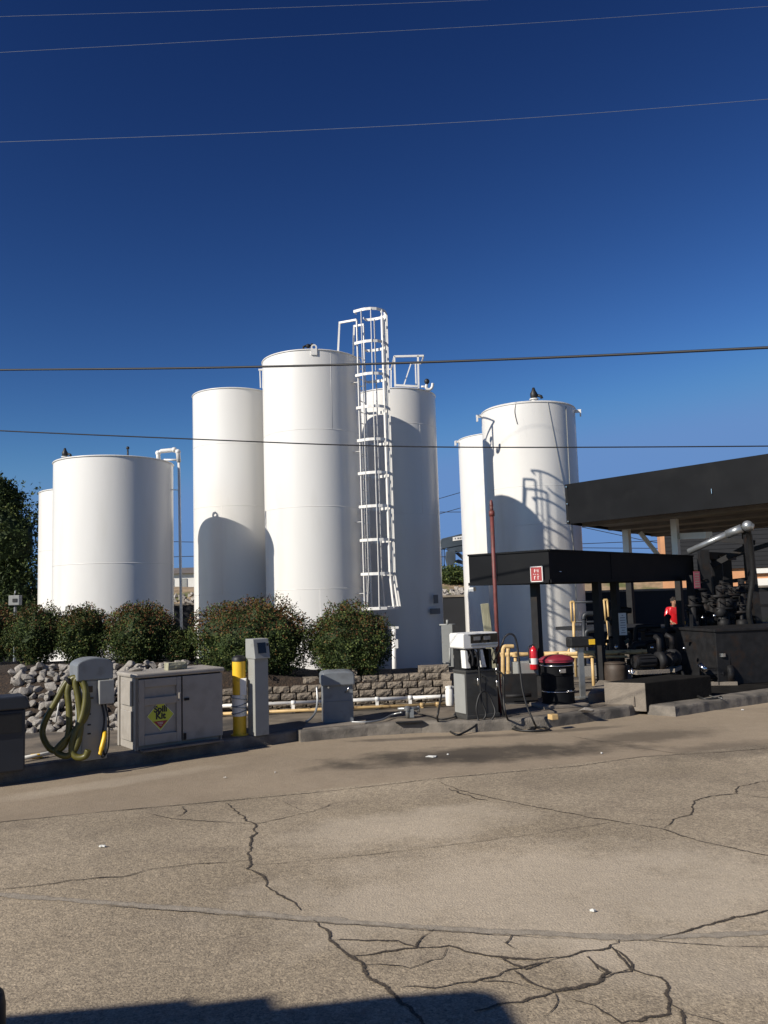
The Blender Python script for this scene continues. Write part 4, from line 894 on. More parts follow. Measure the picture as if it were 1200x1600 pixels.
# --- pipes along the wall
def pipe_y(x): return 13.05+.103*(x+3)-.06
b = MB()
for (xa, xb) in ((-3.2, -1.05), (-1.0, .30), (.34, 1.1)): b.tube([(xa, pipe_y(xa), .30), (xb, pipe_y(xb), .30)], .030, 10)
for x in (-2.4, -1.5, -.2, .32): b.tube([(x-.03, pipe_y(x-.03), .30), (x+.03, pipe_y(x+.03), .30)], .040, 10); b.box((x, pipe_y(x), .22), (.05, .06, .14))
tag(b.build('white_pipe', MT['white_pipe'], origin=(-3.2, pipe_y(-3.2), .3)), 'white horizontal pipe running along the foot of the block wall', 'pipe')
b = MB(); b.tube([(-3.2, pipe_y(-3.2)-.06, .19), (1.4, pipe_y(1.4)-.06, .19)], .026, 10)
for x in (-2.6, -1.9, -.6, .5, .75): b.tube([(x-.03, pipe_y(x)-.06, .19), (x+.03, pipe_y(x)-.06, .19)], .036, 10); b.box((x, pipe_y(x)-.06, .16), (.04, .05, .05))
tag(b.build('tan_pipe', MT['tan_pipe'], origin=(-3.2, pipe_y(-3.2), .19)), 'tan pipe just below the white one at the foot of the block wall', 'pipe')
fp = gp(703, 1101, .22); fp = at(703, 1101, 12.6); b = MB(); b.lathe([(.055, -.01), (.062, .02), (.062, .21), (.05, .23)], fp, 16, split=False); b.lathe([(.045, .22), (.045, .27), (.01, .28)], fp, 12); b.tube([fp+Vector((-.06, 0, .25)), fp+Vector((.08, 0, .25))], .022, 8)
tag(b.build('filter_canister', MT['white_pipe'], origin=fp), 'white filter canister at the left side of the fuel dispenser', 'filter')

# --- fuel dispenser
pl, pr = gp(727, 1125, .146), gp(783, 1120, .146); rt = math.atan2(pr.y-pl.y, pr.x-pl.x)+R(7); W = .53; Dp = .33
base = (pl+pr)/2+Vector((-math.sin(rt), math.cos(rt), 0))*(Dp/2)
t = thing('fuel_dispenser', 'old steel fuel dispenser with white head and number 3', 'fuel dispenser', (base.x, base.y, .146), rt); t.scale = (1, 1, 1.045)
b = MB(); b.box((0, 0, .32), (W, Dp, .60)); b.box((0, 0, .635), (W+.015, Dp+.015, .03)); b.box((0, 0, .03), (W+.03, Dp+.03, .05)); b.build('cabinet', MT['stainless'], t, bevel=.006)
b = MB(); b.box((-W/2-.004, 0, .34), (.008, Dp*.86, .52)); b.build('side_panel', MT['light_grey'], t)
b = MB()
for x in (-.21, .06, .21): b.box((x, .02, .78), (.05, Dp*.7, .27))
b.box((0, .10, .78), (W*.9, .14, .27)); b.build('nozzle_bay', MT['black_rubber'], t)
for x in (-.235, .03):
    b = MB(); b.add([(x-.02, -.165, .68), (x+.06, -.165, .68), (x+.05, -.05, .68), (x-.02, -.05, .68), (x-.03, -.165, .92), (x+.01, -.165, .92), (x+.02, -.05, .92), (x-.03, -.05, .92)], [(3, 2, 1, 0), (4, 5, 6, 7), (0, 1, 5, 4), (1, 2, 6, 5), (2, 3, 7, 6), (3, 0, 4, 7)]); b.build('holster', MT['white_pipe'], t, bevel=.005)
b = MB(); hw = .29; hp = [(-hw, .94), (hw-.02, .94), (hw, .97), (hw, 1.13), (hw-.02, 1.15), (-hw, 1.15), (-hw-.02, 1.13), (-hw-.02, .96)]; b.prism_y(hp, -.20, .17); b.build('head', MT['white_pipe'], t, bevel=.015)
b = MB(); b.box((.045, -.203, 1.07), (.46, .012, .115)); b.build('display', MT['glass'], t)
b = MB()
for x in (-.08, .09): b.box((x, -.211, 1.075), (.11, .006, .05))
b.build('display_readout', MT['paper_grey'], t)
b = MB(); b.box((.045, -.205, .985), (.46, .014, .022)); b.build('head_trim', MT['grey_steel'], t)
b = MB(); b.box((.03, -.203, 1.128), (.5, .01, .008)); b.build('head_seam', MT['dark_steel'], t)
text_mesh('pump_number', '3', .13, MT['paper'], t, (-.09, -.173, .875), (R(90), 0, 0), .004)
b = MB(); b.box((-.09, -.170, .87), (.12, .004, .14)); b.build('number_plate', MT['sign_black'], t)
def nozzle(x, z):
    b = MB(); b.tube(bez([(x-.03, -.175, z+.14), (x-.01, -.195, z+.10), (x+.01, -.205, z+.02), (x, -.195, z-.08)], 4), [.012]*4+[.02]*9, 8); b.tube(bez([(x-.03, -.19, z+.08), (x-.07, -.21, z), (x-.02, -.20, z-.07)], 4), .008, 6); b.build('nozzle', MT['dark_steel'], t)
nozzle(-.09, .78); nozzle(.23, .80); nozzle(-.17, .79)
b = MB()
for (x, z) in ((-.085, .50), (.235, .45), (.235, .62)): b.lathe([(.016, 0), (.022, .02), (.022, .07), (.016, .09)], (x, -.20, z-.05), 10)
b.build('swivel', MT['chrome'], t)
b = MB(); b.box((.06, -.168, .30), (.004, .004, .5)); b.lathe([(.02, 0), (.02, .012)], (.0, -.166, .55), 10); b.build('panel_seam', MT['dark_steel'], t)
M_ = parent_matrix(t)
def hose(label, pts, r=.014): b = MB(); b.tube(bez(pts, 7), r, 8); o = b.build('fuel_hose', MT['black_rubber'], origin=pts[0]); tag(o, label, 'hose', 'black fuel hoses')
def tl(x, y, z): return M_ @ Vector((x, y, z))
def Zg(x, y): return gp(x, y, .02)
hose('black hose from the left nozzle looping in a circle at the foot of the dispenser', [tl(-.09, -.245, .70), tl(-.085, -.25, .45), tl(-.08, -.26, .25), tl(-.05, -.30, .05), gp(738, 1141, .02), gp(752, 1140, .02)+Vector((0, 0, 0)), tl(.06, -.36, .06), tl(.07, -.30, .22), tl(0, -.27, .36), tl(-.11, -.27, .34), tl(-.18, -.27, .16), tl(-.19, -.30, -.03), Zg(722, 1146), Zg(711, 1147), Zg(698, 1139), gp(684, 1126, .16), at(685, 1112, 11.75), at(690, 1085, 12.3)])
hose('black hose from the right nozzle trailing along the kerb', [tl(.235, -.245, .72), tl(.235, -.25, .40), tl(.25, -.27, .22), gp(790, 1131, .05), Zg(806, 1140), Zg(830, 1142), Zg(852, 1141), Zg(858, 1139), Zg(846, 1136), Zg(828, 1137)])
hose('black hose arching over beside the red-brown mast and falling to the pavement', [tl(.26, -.1, .72), at(783, 1010, 11.8), at(790, 994, 11.8), at(800, 991, 11.8), at(807, 1003, 11.8), at(812, 1040, 11.8), at(816, 1075, 11.75), at(824, 1105, 11.7), at(834, 1128, 11.65), Zg(837, 1137), Zg(825, 1141)])
hose('black hose hanging beside the right flank of the dispenser', [tl(.27, -.05, .62), at(786, 1055, 11.7), at(787, 1090, 11.7), at(790, 1115, 11.65), gp(798, 1130, .08), Zg(815, 1141), Zg(835, 1141)])
hose('thin black hose lying on the island left of the dispenser', [gp(655, 1116, .165), gp(672, 1119, .165), gp(690, 1124, .165), gp(712, 1120, .165), gp(722, 1118, .165)], .010)
# --- red-brown mast and wooden post
p = at(777, 1000, 12.3); b = MB(); zt_ = at(771, 800, 12.3).z; b.tube([(p.x, 12.3, .14), (p.x, 12.3, 1.9), (p.x, 12.3, zt_)], .030, 12); b.tube([(p.x, 12.3, zt_-.06), (p.x, 12.3, zt_+.02)], .042, 12); b.tube([(p.x, 12.3, zt_), (p.x, 12.3, zt_+.10)], .026, 10); b.lathe([(.03, zt_+.10), (.018, zt_+.17), (.01, zt_+.18)], (p.x, 12.3, 0), 10)
b.lathe([(.07, .14), (.07, .16), (.03, .17)], (p.x, 12.3, 0), 14)
tag(b.build('vent_mast', MT['rust_pipe'], origin=(p.x, 12.3, .146)), 'thin red-brown vent mast standing behind the fuel dispenser', 'mast')
b = MB(); p1 = at(757, 943, 16); p0 = Vector((p1.x+.14, 16, 0)); b.bar(p0, p1, .15, .10, up=(0, 1, 0)); tag(b.build('timber_post', MT['wood'], origin=p0, bevel=.008), 'leaning weathered wooden post behind the fuel dispenser', 'post')

# ================================================================== CANOPIES
def canopy(name, label, poly, z0, z1, th=.06, soff=.10, joints=(), lip=True):
    # poly counter-clockwise from above; open-bottom tray: fascia boards, roof sheet, soffit panel
    c = sum((Vector((p[0], p[1], 0)) for p in poly), Vector())/len(poly)
    t = thing(name, label, 'canopy', (c.x, c.y, z0)); n = len(poly); P = [Vector((p[0]-c.x, p[1]-c.y, 0)) for p in poly]; h = z1-z0
    for i in range(n):
        a, b_ = P[i], P[(i+1) % n]; d = (b_-a).normalized(); nn = Vector((d.y, -d.x, 0)); b = MB()
        b.box((a+b_)/2-nn*th/2+Vector((0, 0, h/2)), ((b_-a).length-(.0 if i % 2 else 2*th), th, h), math.atan2(d.y, d.x))
        for u in joints:
            if u < 1: b.box(a.lerp(b_, u)+nn*.003+Vector((0, 0, h/2)), (.03 if lip else .012, .012, h-.01), math.atan2(d.y, d.x))
        if lip: b.box((a+b_)/2+nn*.015+Vector((0, 0, .02)), ((b_-a).length, .03, .05), math.atan2(d.y, d.x)); b.box((a+b_)/2+nn*.012+Vector((0, 0, h-.015)), ((b_-a).length, .024, .03), math.atan2(d.y, d.x))
        b.build('fascia', MT['black_paint'], t)
    q = [c2*.0+p*(1-.10/max(.5, p.length)) for p, c2 in zip(P, P)]
    b = MB(); b.prism([(p.x, p.y) for p in q], soff, soff+.03); b.build('soffit', MT['soffit'], t)
    b = MB(); b.prism([(p.x, p.y) for p in q], h-.05, h-.02); b.build('roof', MT['charcoal'], t)
    return t, c
def px_along(p, d, px, lo=.1, hi=20):                     # distance along d from p at which the picture column px is reached
    def col(s):
        q = p+d*s-CAM; w_ = q.dot(FW); return 600+F*q.dot(RT)/w_
    up_ = col(hi) > col(lo)
    for _ in range(40):
        m = (lo+hi)/2
        if (col(m) > px) == up_: hi = m
        else: lo = m
    return lo
Pc = at(858, 885, 13.6); zt_, zb_ = at(858, 858, 13.6).z, at(858, 910, 13.6).z
dA = Vector((.66, .75, 0)).normalized(); dB = Vector((-.75, .66, 0)).normalized()
lA = px_along(Pc, dA, 1084, 1, 12); lB = px_along(Pc, dB, 733, .3, 6)
Q = [Pc, Pc+dA*lA, Pc+dA*lA+dB*lB, Pc+dB*lB]
can, cc = canopy('low_canopy', 'low black flat canopy with the small red square sign on its end', [(q.x, q.y) for q in Q], zb_, zt_, joints=(.36,))
def post_at(px, Y, w_, top, label=None, parent=None, m='dark_steel', z0=.14, name='post'):
    p = at(px, 1000, Y); b = MB(); b.box((p.x, Y, (z0+top)/2), (w_, w_, top-z0), R(48)); b.box((p.x, Y, z0+.01), (w_*1.9, w_*1.9, .02), R(48))
    return b.build(name, MT[m], parent, world=True)
for px, Y, w_ in ((840, 14.25, .125), (937, 15.1, .13), (965, 16.2, .13), (1085, 17.6, .13)): post_at(px, Y, w_, zb_+.1, parent=can)
b = MB(); b.box(at(738, 921, 14.95), (.10, .08, .07), R(-41)); b.build('lamp_bracket', MT['white_pipe'], can, world=True)
b = MB(); b.box(at(875, 893, 13.78), (.06, .02, .008), R(48)); b.build('trim_clip', MT['chrome'], can, world=True)
# red square sign near the canopy corner, on the end board (faces the left)
nB = Vector((-dB.y*-1, 0, 0)); outB = Vector((dB.y*-1, dB.x, 0)); outB = outB if outB.y < 0 else -outB
s_ = px_along(Pc, dB, 840, .02, 3); sp = Pc+dB*s_+outB*.045; sp.z = at(840, 897, sp.y).z
rs = math.atan2(-dB.y, -dB.x)
t = thing('warning_sign', 'small red square sign with white border on the end of the low canopy', 'sign', sp, rs)
sw = .115; b = MB(); b.prism_y([(-sw, -sw*1.12), (sw, -sw*1.12), (sw, sw*1.12), (-sw, sw*1.12)], -.004, .02); b.build('sign_border', MT['sign_white'], t, bevel=.004)
b = MB(); b.prism_y([(-sw*.88, -sw*.98), (sw*.88, -sw*.98), (sw*.88, sw*.98), (-sw*.88, sw*.98)], -.007, -.004); b.build('sign_face', MT['sign_red'], t)
b = MB()
for (x, z, w2, h2) in ((-.03, .055, .012, .05), (.0, .06, .008, .03), (.035, .052, .012, .045), (-.05, .0, .02, .008), (-.02, -.005, .008, .02), (.03, -.004, .03, .007), (-.035, -.06, .010, .055), (-.022, -.04, .016, .008), (.03, -.06, .010, .06), (.045, -.035, .016, .008)): b.box((x, -.008, z), (w2, .002, h2))
b.build('sign_marks', MT['sign_white'], t)
b = MB()
for x in (-sw*.92, sw*.92):
    for z in (-sw*1.03, sw*1.03): b.lathe([(.005, 0), (.005, .003), (.0005, .004)], (0, 0, 0), 8) if False else b.box((x, -.006, z), (.008, .006, .008))
b.build('sign_bolts', MT['dark_steel'], t)
# big canopy
Yc = 20.0
c0 = at(884, 790, Yc); zt2, zb2 = at(884, 757, Yc).z, at(886, 819, Yc).z
dF = Vector((3.15, -3.75, 0)).normalized(); dG = Vector((4.0, 5.9, 0)).normalized()
Q2 = [c0, c0+dF*8.2, c0+dF*8.2+dG*7.4, c0+dG*7.4]
can2, cc2 = canopy('big_canopy', 'large high black canopy with brown underside at the right edge', [(q.x, q.y) for q in Q2], zb2, zt2, soff=.06, joints=(), lip=False)
b = MB()
for z in (.06, .5, .93): b.box(c0+dF*.06+Vector((-.02, -.04, 0))+Vector((0, 0, zb2+(zt2-zb2)*z-c0.z)), (.03, .02, .03), math.atan2(dF.y, dF.x))
b.box(c0+dF*3.75+Vector((-.015, -.02, 0))+Vector((0, 0, zb2+.36-c0.z)), (.012, .02, .10), math.atan2(dF.y, dF.x)); b.build('rivet', MT['chrome'], can2, world=True)
for px, Y, w_, m in ((989, 22.2, .17, 'tank_trim'), (1066, 20.2, .15, 'tank_trim')):
    post_at(px, Y, w_, zb2+.06, parent=can2, m=m, z0=2.45); post_at(px, Y, w_*.9, 2.45, parent=can2, z0=-.1, name='post_base')
post_at(1178, 22.5, .17, zb2+.06, parent=can2, z0=-.1)
b = MB(); b.bar(at(1000, 832, 22.2), at(1032, 872, 22.2), .10); b.bar(at(1066, 838, 20.2), at(1108, 836, 19.2), .17, .15); b.build('brace', MT['tank_trim'], can2, world=True)
b = MB()
for k in range(4):
    a = c0+dG*(.9+1.9*k); bb = a+dF*8.0; a = a+dF*.1; a.z = bb.z = zb2+.02; b.bar(a, bb, .14, .10)
b.build('purlins', MT['soffit'], can2, world=True)

# ================================================================== LOADING AREA UNDER THE CANOPIES
pA, pB, pC = gp(945, 1100, .146), gp(1010, 1107, .1), gp(1092, 1096, .1)
d1_ = (pB-pA).normalized(); d2_ = (pC-pB).normalized()
b = MB(); qs = [pA, pB, pB+d2_*1.5, pA+d2_*1.5+Vector((0, .1, 0))]
b.prism([(q.x, q.y) for q in qs], .05, .48); b.mi[3] = 1; b.mi[1] = 1  # right side and top take the near-black colour, shade painted in
o = b.build('pump_plinth', [MT['plinth'], MT['oily_shade']], origin=(pB.x, pB.y, .05), bevel=.015); tag(o, 'raised concrete plinth right of the black drum, its right side and top coloured near-black for shade', 'plinth')
b = MB(); st = [pA+Vector((-.22, .15, 0)), pB+Vector((-.55, .28, 0))*0+pA.lerp(pB, .35)+Vector((-.05, -.10, 0)), pA.lerp(pB, .75)+Vector((-.02, -.03, 0)), pA+Vector((.2, .5, 0))]
b.prism([(q.x, q.y) for q in st], .1, .30); tag(b.build('concrete_step', MT['plinth'], bevel=.03, origin=(pA.x, pA.y, .1)), 'low worn concrete step at the left foot of the plinth', 'step')
kerb([gp(1012, 1117, 0), gp(1056, 1120, 0), gp(1110, 1111, 0), gp(1200, 1098, 0), gp(1330, 1078, 0)], 'kerb', wd=.4, h=.15, seed=5)
isl2 = MB(); isl2.prism([(pB.x+.1, pB.y+.25), (pB.x+.9, pB.y+.42), (9.5, 15.6), (12, 17.3), (4.0, 17.3)], -.01, .143); struct(isl2.build('loading_pavement', MT['oily_shade']))  # floor darkened by colour for oil and the shade under the canopies
# drum
p = gp(878, 1106, .146); t = thing('drum', 'black steel drum with a domed dark red lid beside the canopy post', 'drum', (p.x, p.y+.22, .20), .3)
b = MB(); r0_ = .245; b.lathe([(r0_, 0), (r0_, .64)], n=36); 
for z in (.0, .21, .43, .63): b.ring((0, 0, z), r0_, .012, 36)
b.lathe([(r0_, 0), (.01, .0)], n=36); b.build('body', MT['black_paint'], t)
b = MB(); b.lathe([(r0_+.022, .62), (r0_+.022, .665), (r0_*.85, .70), (r0_*.4, .725), (.01, .73)], n=36, split=False); b.ring((0, 0, .655), r0_+.02, .012, 36); b.build('lid', MT['drum_red'], t)
b = MB(); b.ring((0, 0, .57), r0_+.006, .010, 36); b.box((-.05, -r0_-.02, .50), (.09, .03, .06)); b.tube([(-.10, -r0_-.02, .53), (-.10, -r0_-.03, .46)], .008, 6); b.ring((0, 0, .18), r0_+.006, .008, 36); b.tube([(.02, -r0_-.015, .19), (.09, -r0_-.02, .20)], .012, 6); b.build('clamp_band', MT['chrome'], t)
b = MB(); pd = gp(872, 1118, .146); b.box((p.x+.0, p.y+.2, .171), (.75, .55, .05), R(15)); tag(b.build('drum_pallet', MT['plinth'], bevel=.01, origin=(p.x, p.y+.2, .146)), 'flat concrete pad under the black drum', 'pad')
b = MB(); b.box(gp(864, 1120, .18), (.10, .12, .07), R(20)); tag(b.build('wood_block', MT['tan_pipe'], bevel=.006, origin=gp(864, 1122, .146)), 'small pale tan block on the kerb in front of the drum', 'block')
b = MB(); r_=gp(916, 1110, .18); o = bpy.data.objects.new('rock', RM[5]); C.objects.link(o); o.location = r_; o.scale = (.13, .09, .07); tag(o, 'single grey stone on the kerb right of the drum', 'rock')
# extinguisher
p = at(833.5, 1028, 14.1); t = thing('fire_extinguisher', 'red fire extinguisher hanging on the canopy post by the drum', 'extinguisher', (p.x, 14.08, at(833, 1047, 14.1).z))
b = MB(); b.lathe([(.01, 0), (.066, .01), (.07, .03), (.07, .31), (.055, .36), (.026, .385), (.022, .40)], n=20, split=False); b.build('cylinder', MT['red'], t)
b = MB(); b.lathe([(.0708, .10), (.0708, .20)], n=20); b.build('label_band', MT['sign_white'], t)
b = MB(); b.box((0, 0, .415), (.04, .03, .03)); b.bar((0, 0, .425), (.08, -.02, .45), .012); b.bar((0, 0, .41), (.08, -.02, .42), .012); b.build('valve_handle', MT['black_rubber'], t)
b = MB(); b.tube(bez([(-.02, -.01, .41), (-.08, -.04, .38), (-.085, -.05, .22), (-.075, -.05, .12)], 5), .010, 6); b.build('hose', MT['black_rubber'], t)
# yellow-painted rails and pipes
def yellow_rail(label, pts, Y):
    b = MB(); P_ = [at(x, y, Y) for x, y in pts]; w2 = .045
    off = Vector((.035, .0, 0))
    b.tube([P_[0]-off, P_[1]-off], .022, 8); b.tube([P_[0]+off, P_[1]+off], .022, 8); b.bar(P_[0]-off, P_[0]+off, .04); b.bar(P_[1]-off, P_[1]+off, .04)
    b.tube(P_[1:]+[Vector((P_[-1].x, Y, .0))], .032, 8); tag(b.build('guard_rail', MT['tan_pipe'], origin=(P_[-1].x, Y, 0)), label, 'guard rail')
yellow_rail('yellow pipe upright with twin rails above the black control box, left of the pair', [(894, 940), (896, 972), (897, 996)], 18.3)
yellow_rail('yellow pipe upright with twin rails behind a canopy post, right of the pair', [(946, 937), (949, 970), (952, 992), (949, 1005)], 18.4)
b = MB()
for (x0, y0, x1, y1, r_) in ((780, 1023, 850, 1022, .04), (850, 1022, 1010, 1018, .045), (860, 1027, 980, 1026, .025), (884, 1030, 892, 1008, .025)): b.tube([at(x0, y0, 15.6), at(x1, y1, 15.6)], r_, 10)
for x in (805, 868, 925): b.lathe([(.065, -.04), (.065, .04)], at(x, 1022.5, 15.6), 12); b.tube([at(x, 1023, 15.6), Vector((at(x, 1023, 15.6).x, 15.6, 0))], .03, 8)
tag(b.build('pipe_header', MT['tan_pipe'], origin=at(780, 1023, 15.6)), 'sunlit tan pipe run low behind the drum and extinguisher', 'pipe')
b = MB(); b.tube(bez([at(786, 1058, 14.4), at(786, 1018, 14.4), at(788, 1011, 14.4), at(793, 1010, 14.4), at(803, 1010, 14.4)], 5), .036, 10); b.tube(bez([at(794, 1060, 14.3), at(794, 1030, 14.3), at(794, 1013, 14.3)], 3), .034, 10); b.tube([at(793, 1062, 14.3), Vector((at(793, 1062, 14.3).x, 14.3, .1))], .04, 10)
tag(b.build('pipe_bend', MT['tan_pipe'], origin=at(786, 1058, 14.4)), 'pale tan pipe bend right of the fuel dispenser', 'pipe')
b = MB(); q = at(824, 1063, 14.2); b.box((q.x, 14.3, .62), (.42, .3, .22), R(12)); b.box((q.x, 14.3, .33), (.34, .24, .42), R(12)); tag(b.build('equipment_box', MT['light_grey'], bevel=.01, origin=(q.x, 14.3, .146)), 'olive-grey equipment box below the extinguisher', 'box')
b = MB()
for z in (.22, .34, .47): b.tube([at(790, 1090, 13.4)*1+Vector((0, 0, z-.45)), at(830, 1088, 13.4)+Vector((0, 0, z-.45))], .03, 8)
b.box(at(812, 1080, 13.6), (.55, .12, .55)); tag(b.build('manifold', MT['dark_steel'], origin=at(812, 1100, 13.6)), 'dark pipe manifold between the fuel dispenser and the drum', 'manifold')
# black control box on a stand
p = at(906, 1003, 13.9); t = thing('control_box', 'black rounded control box on a slim stand right of the drum', 'control box', (p.x, 13.9, .146), R(10))
b = MB(); z = at(906, 1003, 13.9).z-.146; b.box((0, 0, z), (.42, .22, .17)); b.build('housing', MT['black_rubber'], t, bevel=.03)
b = MB(); b.box((0, 0, z/2-.04), (.085, .06, z-.09)); b.box((.04, 0, .01), (.3, .25, .02)); b.build('stand', MT['grey_steel'], t)
b = MB(); b.box((.16, -.115, z-.0), (.10, .02, .085)); b.build('tag_plate', MT['yellow'], t)
b = MB(); b.box((-.14, -.02, z-.12), (.07, .06, .07)); b.build('switch', MT['white_pipe'], t)
# brown keg behind the plinth
p = at(962, 1050, 15.0); b = MB(); zb3 = at(962, 1072, 15).z
b.lathe([(.18, 0), (.20, .12), (.20, .30), (.18, .42), (.01, .43)], (0, 0, 0), 24, split=False); b.ring((0, 0, .40), .18, .015, 24); b.ring((0, 0, .02), .18, .015, 24); o = b.build('keg', MT['keg']); o.location = (p.x, 15, max(.15, zb3)); tag(o, 'squat brown keg behind the left end of the plinth', 'keg')
b = MB(); b.box((p.x, 15, (max(.15, zb3))/2+.07), (.5, .5, max(.15, zb3)-.146)); tag(b.build('keg_stand', MT['plinth'], origin=(p.x, 15, .146)), 'concrete block carrying the squat brown keg', 'stand')
# paper notice on post
p = at(973, 975, 16.05); t = thing('paper_notice', 'pale printed notice fixed to the canopy post above the plinth', 'notice', p, R(10))
b = MB(); b.box((0, 0, 0), (.15, .012, .42)); b.build('sheet', MT['paper'], t)
b = MB()
for k, w_ in enumerate((.03, .10, .11, .09, .11, .10, .06, .09)): b.box((0, -.0075, .165-k*.047), (w_, .003, .014))
b.build('printed_lines', MT['paper_grey'], t)
p = at(1089, 906, 17.0); t = thing('paper_notice', 'faded red notice panel at the right end of the low canopy', 'notice', p, R(15))
b = MB(); b.box((0, 0, 0), (.14, .012, .34)); b.build('sheet', MT['sign_pink'], t)
b = MB()
for k in range(6): b.box((0, -.0075, .12-k*.05), (.10, .003, .018))
b.build('printed_lines', MT['soffit'], t)
# pumps: motor, volute, base ; built once, copied
def pump(label, px, py, Y, z, rz):
    p = at(px, py, Y)
    t = thing('pump', label, 'pump', (p.x, Y, z), rz, 'transfer pumps on the loading rack')
    b = MB(); b.lathe([(.01, -.2), (.10, -.2), (.11, -.17), (.11, .17), (.09, .2), (.01, .2)], (0, 0, 0), 18)
    for k in range(12): a = math.pi*2*k/12; b.box((.115*math.cos(a), .115*math.sin(a), 0), (.02, .008, .28), a)
    b.v = [Vector((v.z, v.y, v.x+.2)) for v in b.v]; b.build('motor', MT['dark_steel'], t)
    b = MB(); b.lathe([(.02, -.06), (.15, -.05), (.16, 0), (.15, .05), (.02, .06)], (0, 0, 0), 20, split=False); b.v = [Vector((v.z+.30, v.y, v.x+.2)) for v in b.v]; b.tube([(.30, 0, .3), (.30, 0, .55), (.30, .1, .6)], .045, 10); b.build('volute', MT['dark_steel'], t)
    b = MB(); b.box((.08, 0, .03), (.62, .26, .06)); b.build('base_frame', MT['plinth'], t)
    return t
def copy_tree(t):
    r = t.copy(); C.objects.link(r)
    for ch in t.children:
        c2 = ch.copy(); C.objects.link(c2); c2.parent = r
    return r
pz = .48
pm = pump('dark electric pump on the plinth, directly right of the brown keg', 1008, 1050, 14.2, pz, R(15))
for (lab, px, Y, z, rz) in (('dark electric pump on the plinth beside the thick right canopy post', 1046, 14.5, pz, R(60)), ('dark electric pump low on the pavement right of the plinth', 1112, 15.2, .143, R(-10))):
    o = copy_tree(pm); q = at(px, 1040, Y); o.location = (q.x, Y, z); o.rotation_euler = (0, 0, rz); o['label'] = lab
b = MB(); q = at(988, 1058, 13.7); q.z = .48
for k, (dx, dz) in enumerate(((-.06, .10), (.0, .14), (.05, .09))): b.tube([q, q+Vector((0, 0, .05)), q+Vector((dx, 0, dz))], .010, 6)
tag(b.build('pipe_stub', MT['chrome'], origin=q), 'small bright forked pipe stub on top of the plinth', 'pipe stub')
b = MB(); q = at(1180, 1050, 15.9); b.box((q.x+.3, 16.0, .62), (3.0, 1.3, .95), R(12)); b.box((q.x+.3, 16.0, 1.11), (3.06, 1.36, .05), R(12))  # added dark box that deepens the shade low at the right edge
for k in range(6): b.box((q.x-1.0+k*.5, 15.33+.106*k, .6), (.05, .05, .9), R(12))
tag(b.build('shade_box', MT['dark_steel'], origin=(q.x+.3, 16.0, .14), bevel=.01), 'long black ribbed box added to darken the shade low at the right edge', 'tank')
pt = thing('piping', 'dark tangle of pipes and valves behind the posts of the low canopy', 'piping', (at(1000, 1000, 17.2).x, 17.2, .14))
r8 = random.Random(21)
for k in range(22):
    Y_ = r8.uniform(16.3, 18.4); p_ = at(r8.uniform(945, 1075), r8.uniform(950, 1015), Y_); b = MB(); rad_ = r8.uniform(.03, .075)
    q_ = p_+Vector((r8.uniform(-.5, .5), r8.uniform(-.3, .3), 0))
    b.tube(bez([(p_.x, p_.y, .14), (p_.x, p_.y, p_.z-.12), p_+(q_-p_)*.25, q_], 4), rad_, 10); b.lathe([(rad_, -.06), (rad_*1.9, -.05), (rad_*1.9, .05), (rad_, .06)], (p_.x, p_.y, p_.z*.6), 12)
    if k % 3 == 0: b.ring((p_.x, p_.y-.1, p_.z*.75), .10, .012, 16); b.tube([(p_.x, p_.y, p_.z*.75), (p_.x, p_.y-.1, p_.z*.75)], .015, 6)
    b.build('pipe_run', MT['dark_steel'], pt, world=True)
# loading rack : steel frame with arm, behind the plinth
rk = thing('loading_rack', 'dark steel loading rack with pipes and platform under the big canopy', 'loading rack', (at(1130, 1000, 18).x, 18, -.0))
def rkb(name, bars, m='dark_steel'):
    b = MB()
    for x0, y0, Y0, x1, y1, Y1, w_ in bars: b.bar(at(x0, y0, Y0), at(x1, y1, Y1), w_)
    return b.build(name, MT[m], rk, world=True)
for (x, yt, Y, w_) in ((1098, 860, 18.2, .20), (1116, 868, 18.8, .22), (1131, 868, 19.5, .12), (1138, 872, 20.2, .10)): 
    b = MB(); q = at(x, yt, Y); b.box((q.x, Y, q.z/2), (w_, w_, q.z)); b.build('post', MT['dark_steel'], rk, world=True)
rkb('leaning_post', [(1168, 835, 17.5, 1187, 1000, 17.5, .14)])
rkb('beam', [(1095, 868, 18.2, 1145, 870, 19.5, .16), (1112, 884, 18.6, 1172, 852, 18.2, .12), (1132, 872, 19.2, 1210, 848, 18.6, .10), (1110, 842, 18.0, 1180, 848, 17.6, .10)])
rkb('lower_beam', [(1110, 922, 19, 1215, 921, 19, .09), (1140, 947, 19, 1215, 946, 19, .07), (1148, 945, 18.8, 1172, 905, 18.8, .07), (1155, 915, 18.8, 1165, 955, 18.8, .05), (1115, 911, 19.2, 1168, 905, 19.0, .09)])
rkb('handrail', [(1070, 1001, 15.8, 1215, 997, 15.8, .05), (1080, 960, 15.9, 1082, 1040, 15.9, .05), (1150, 998, 15.8, 1152, 1060, 15.8, .05)])
b = MB(); b.box((at(1145, 985, 17.6).x, 17.9, .62), (3.2, 1.6, .9), R(20)); b.box((at(1120, 960, 18.4).x, 18.4, 1.2), (.7, .6, .7), R(15)); b.build('platform', MT['dark_steel'], rk, world=True)
rr = random.Random(12)
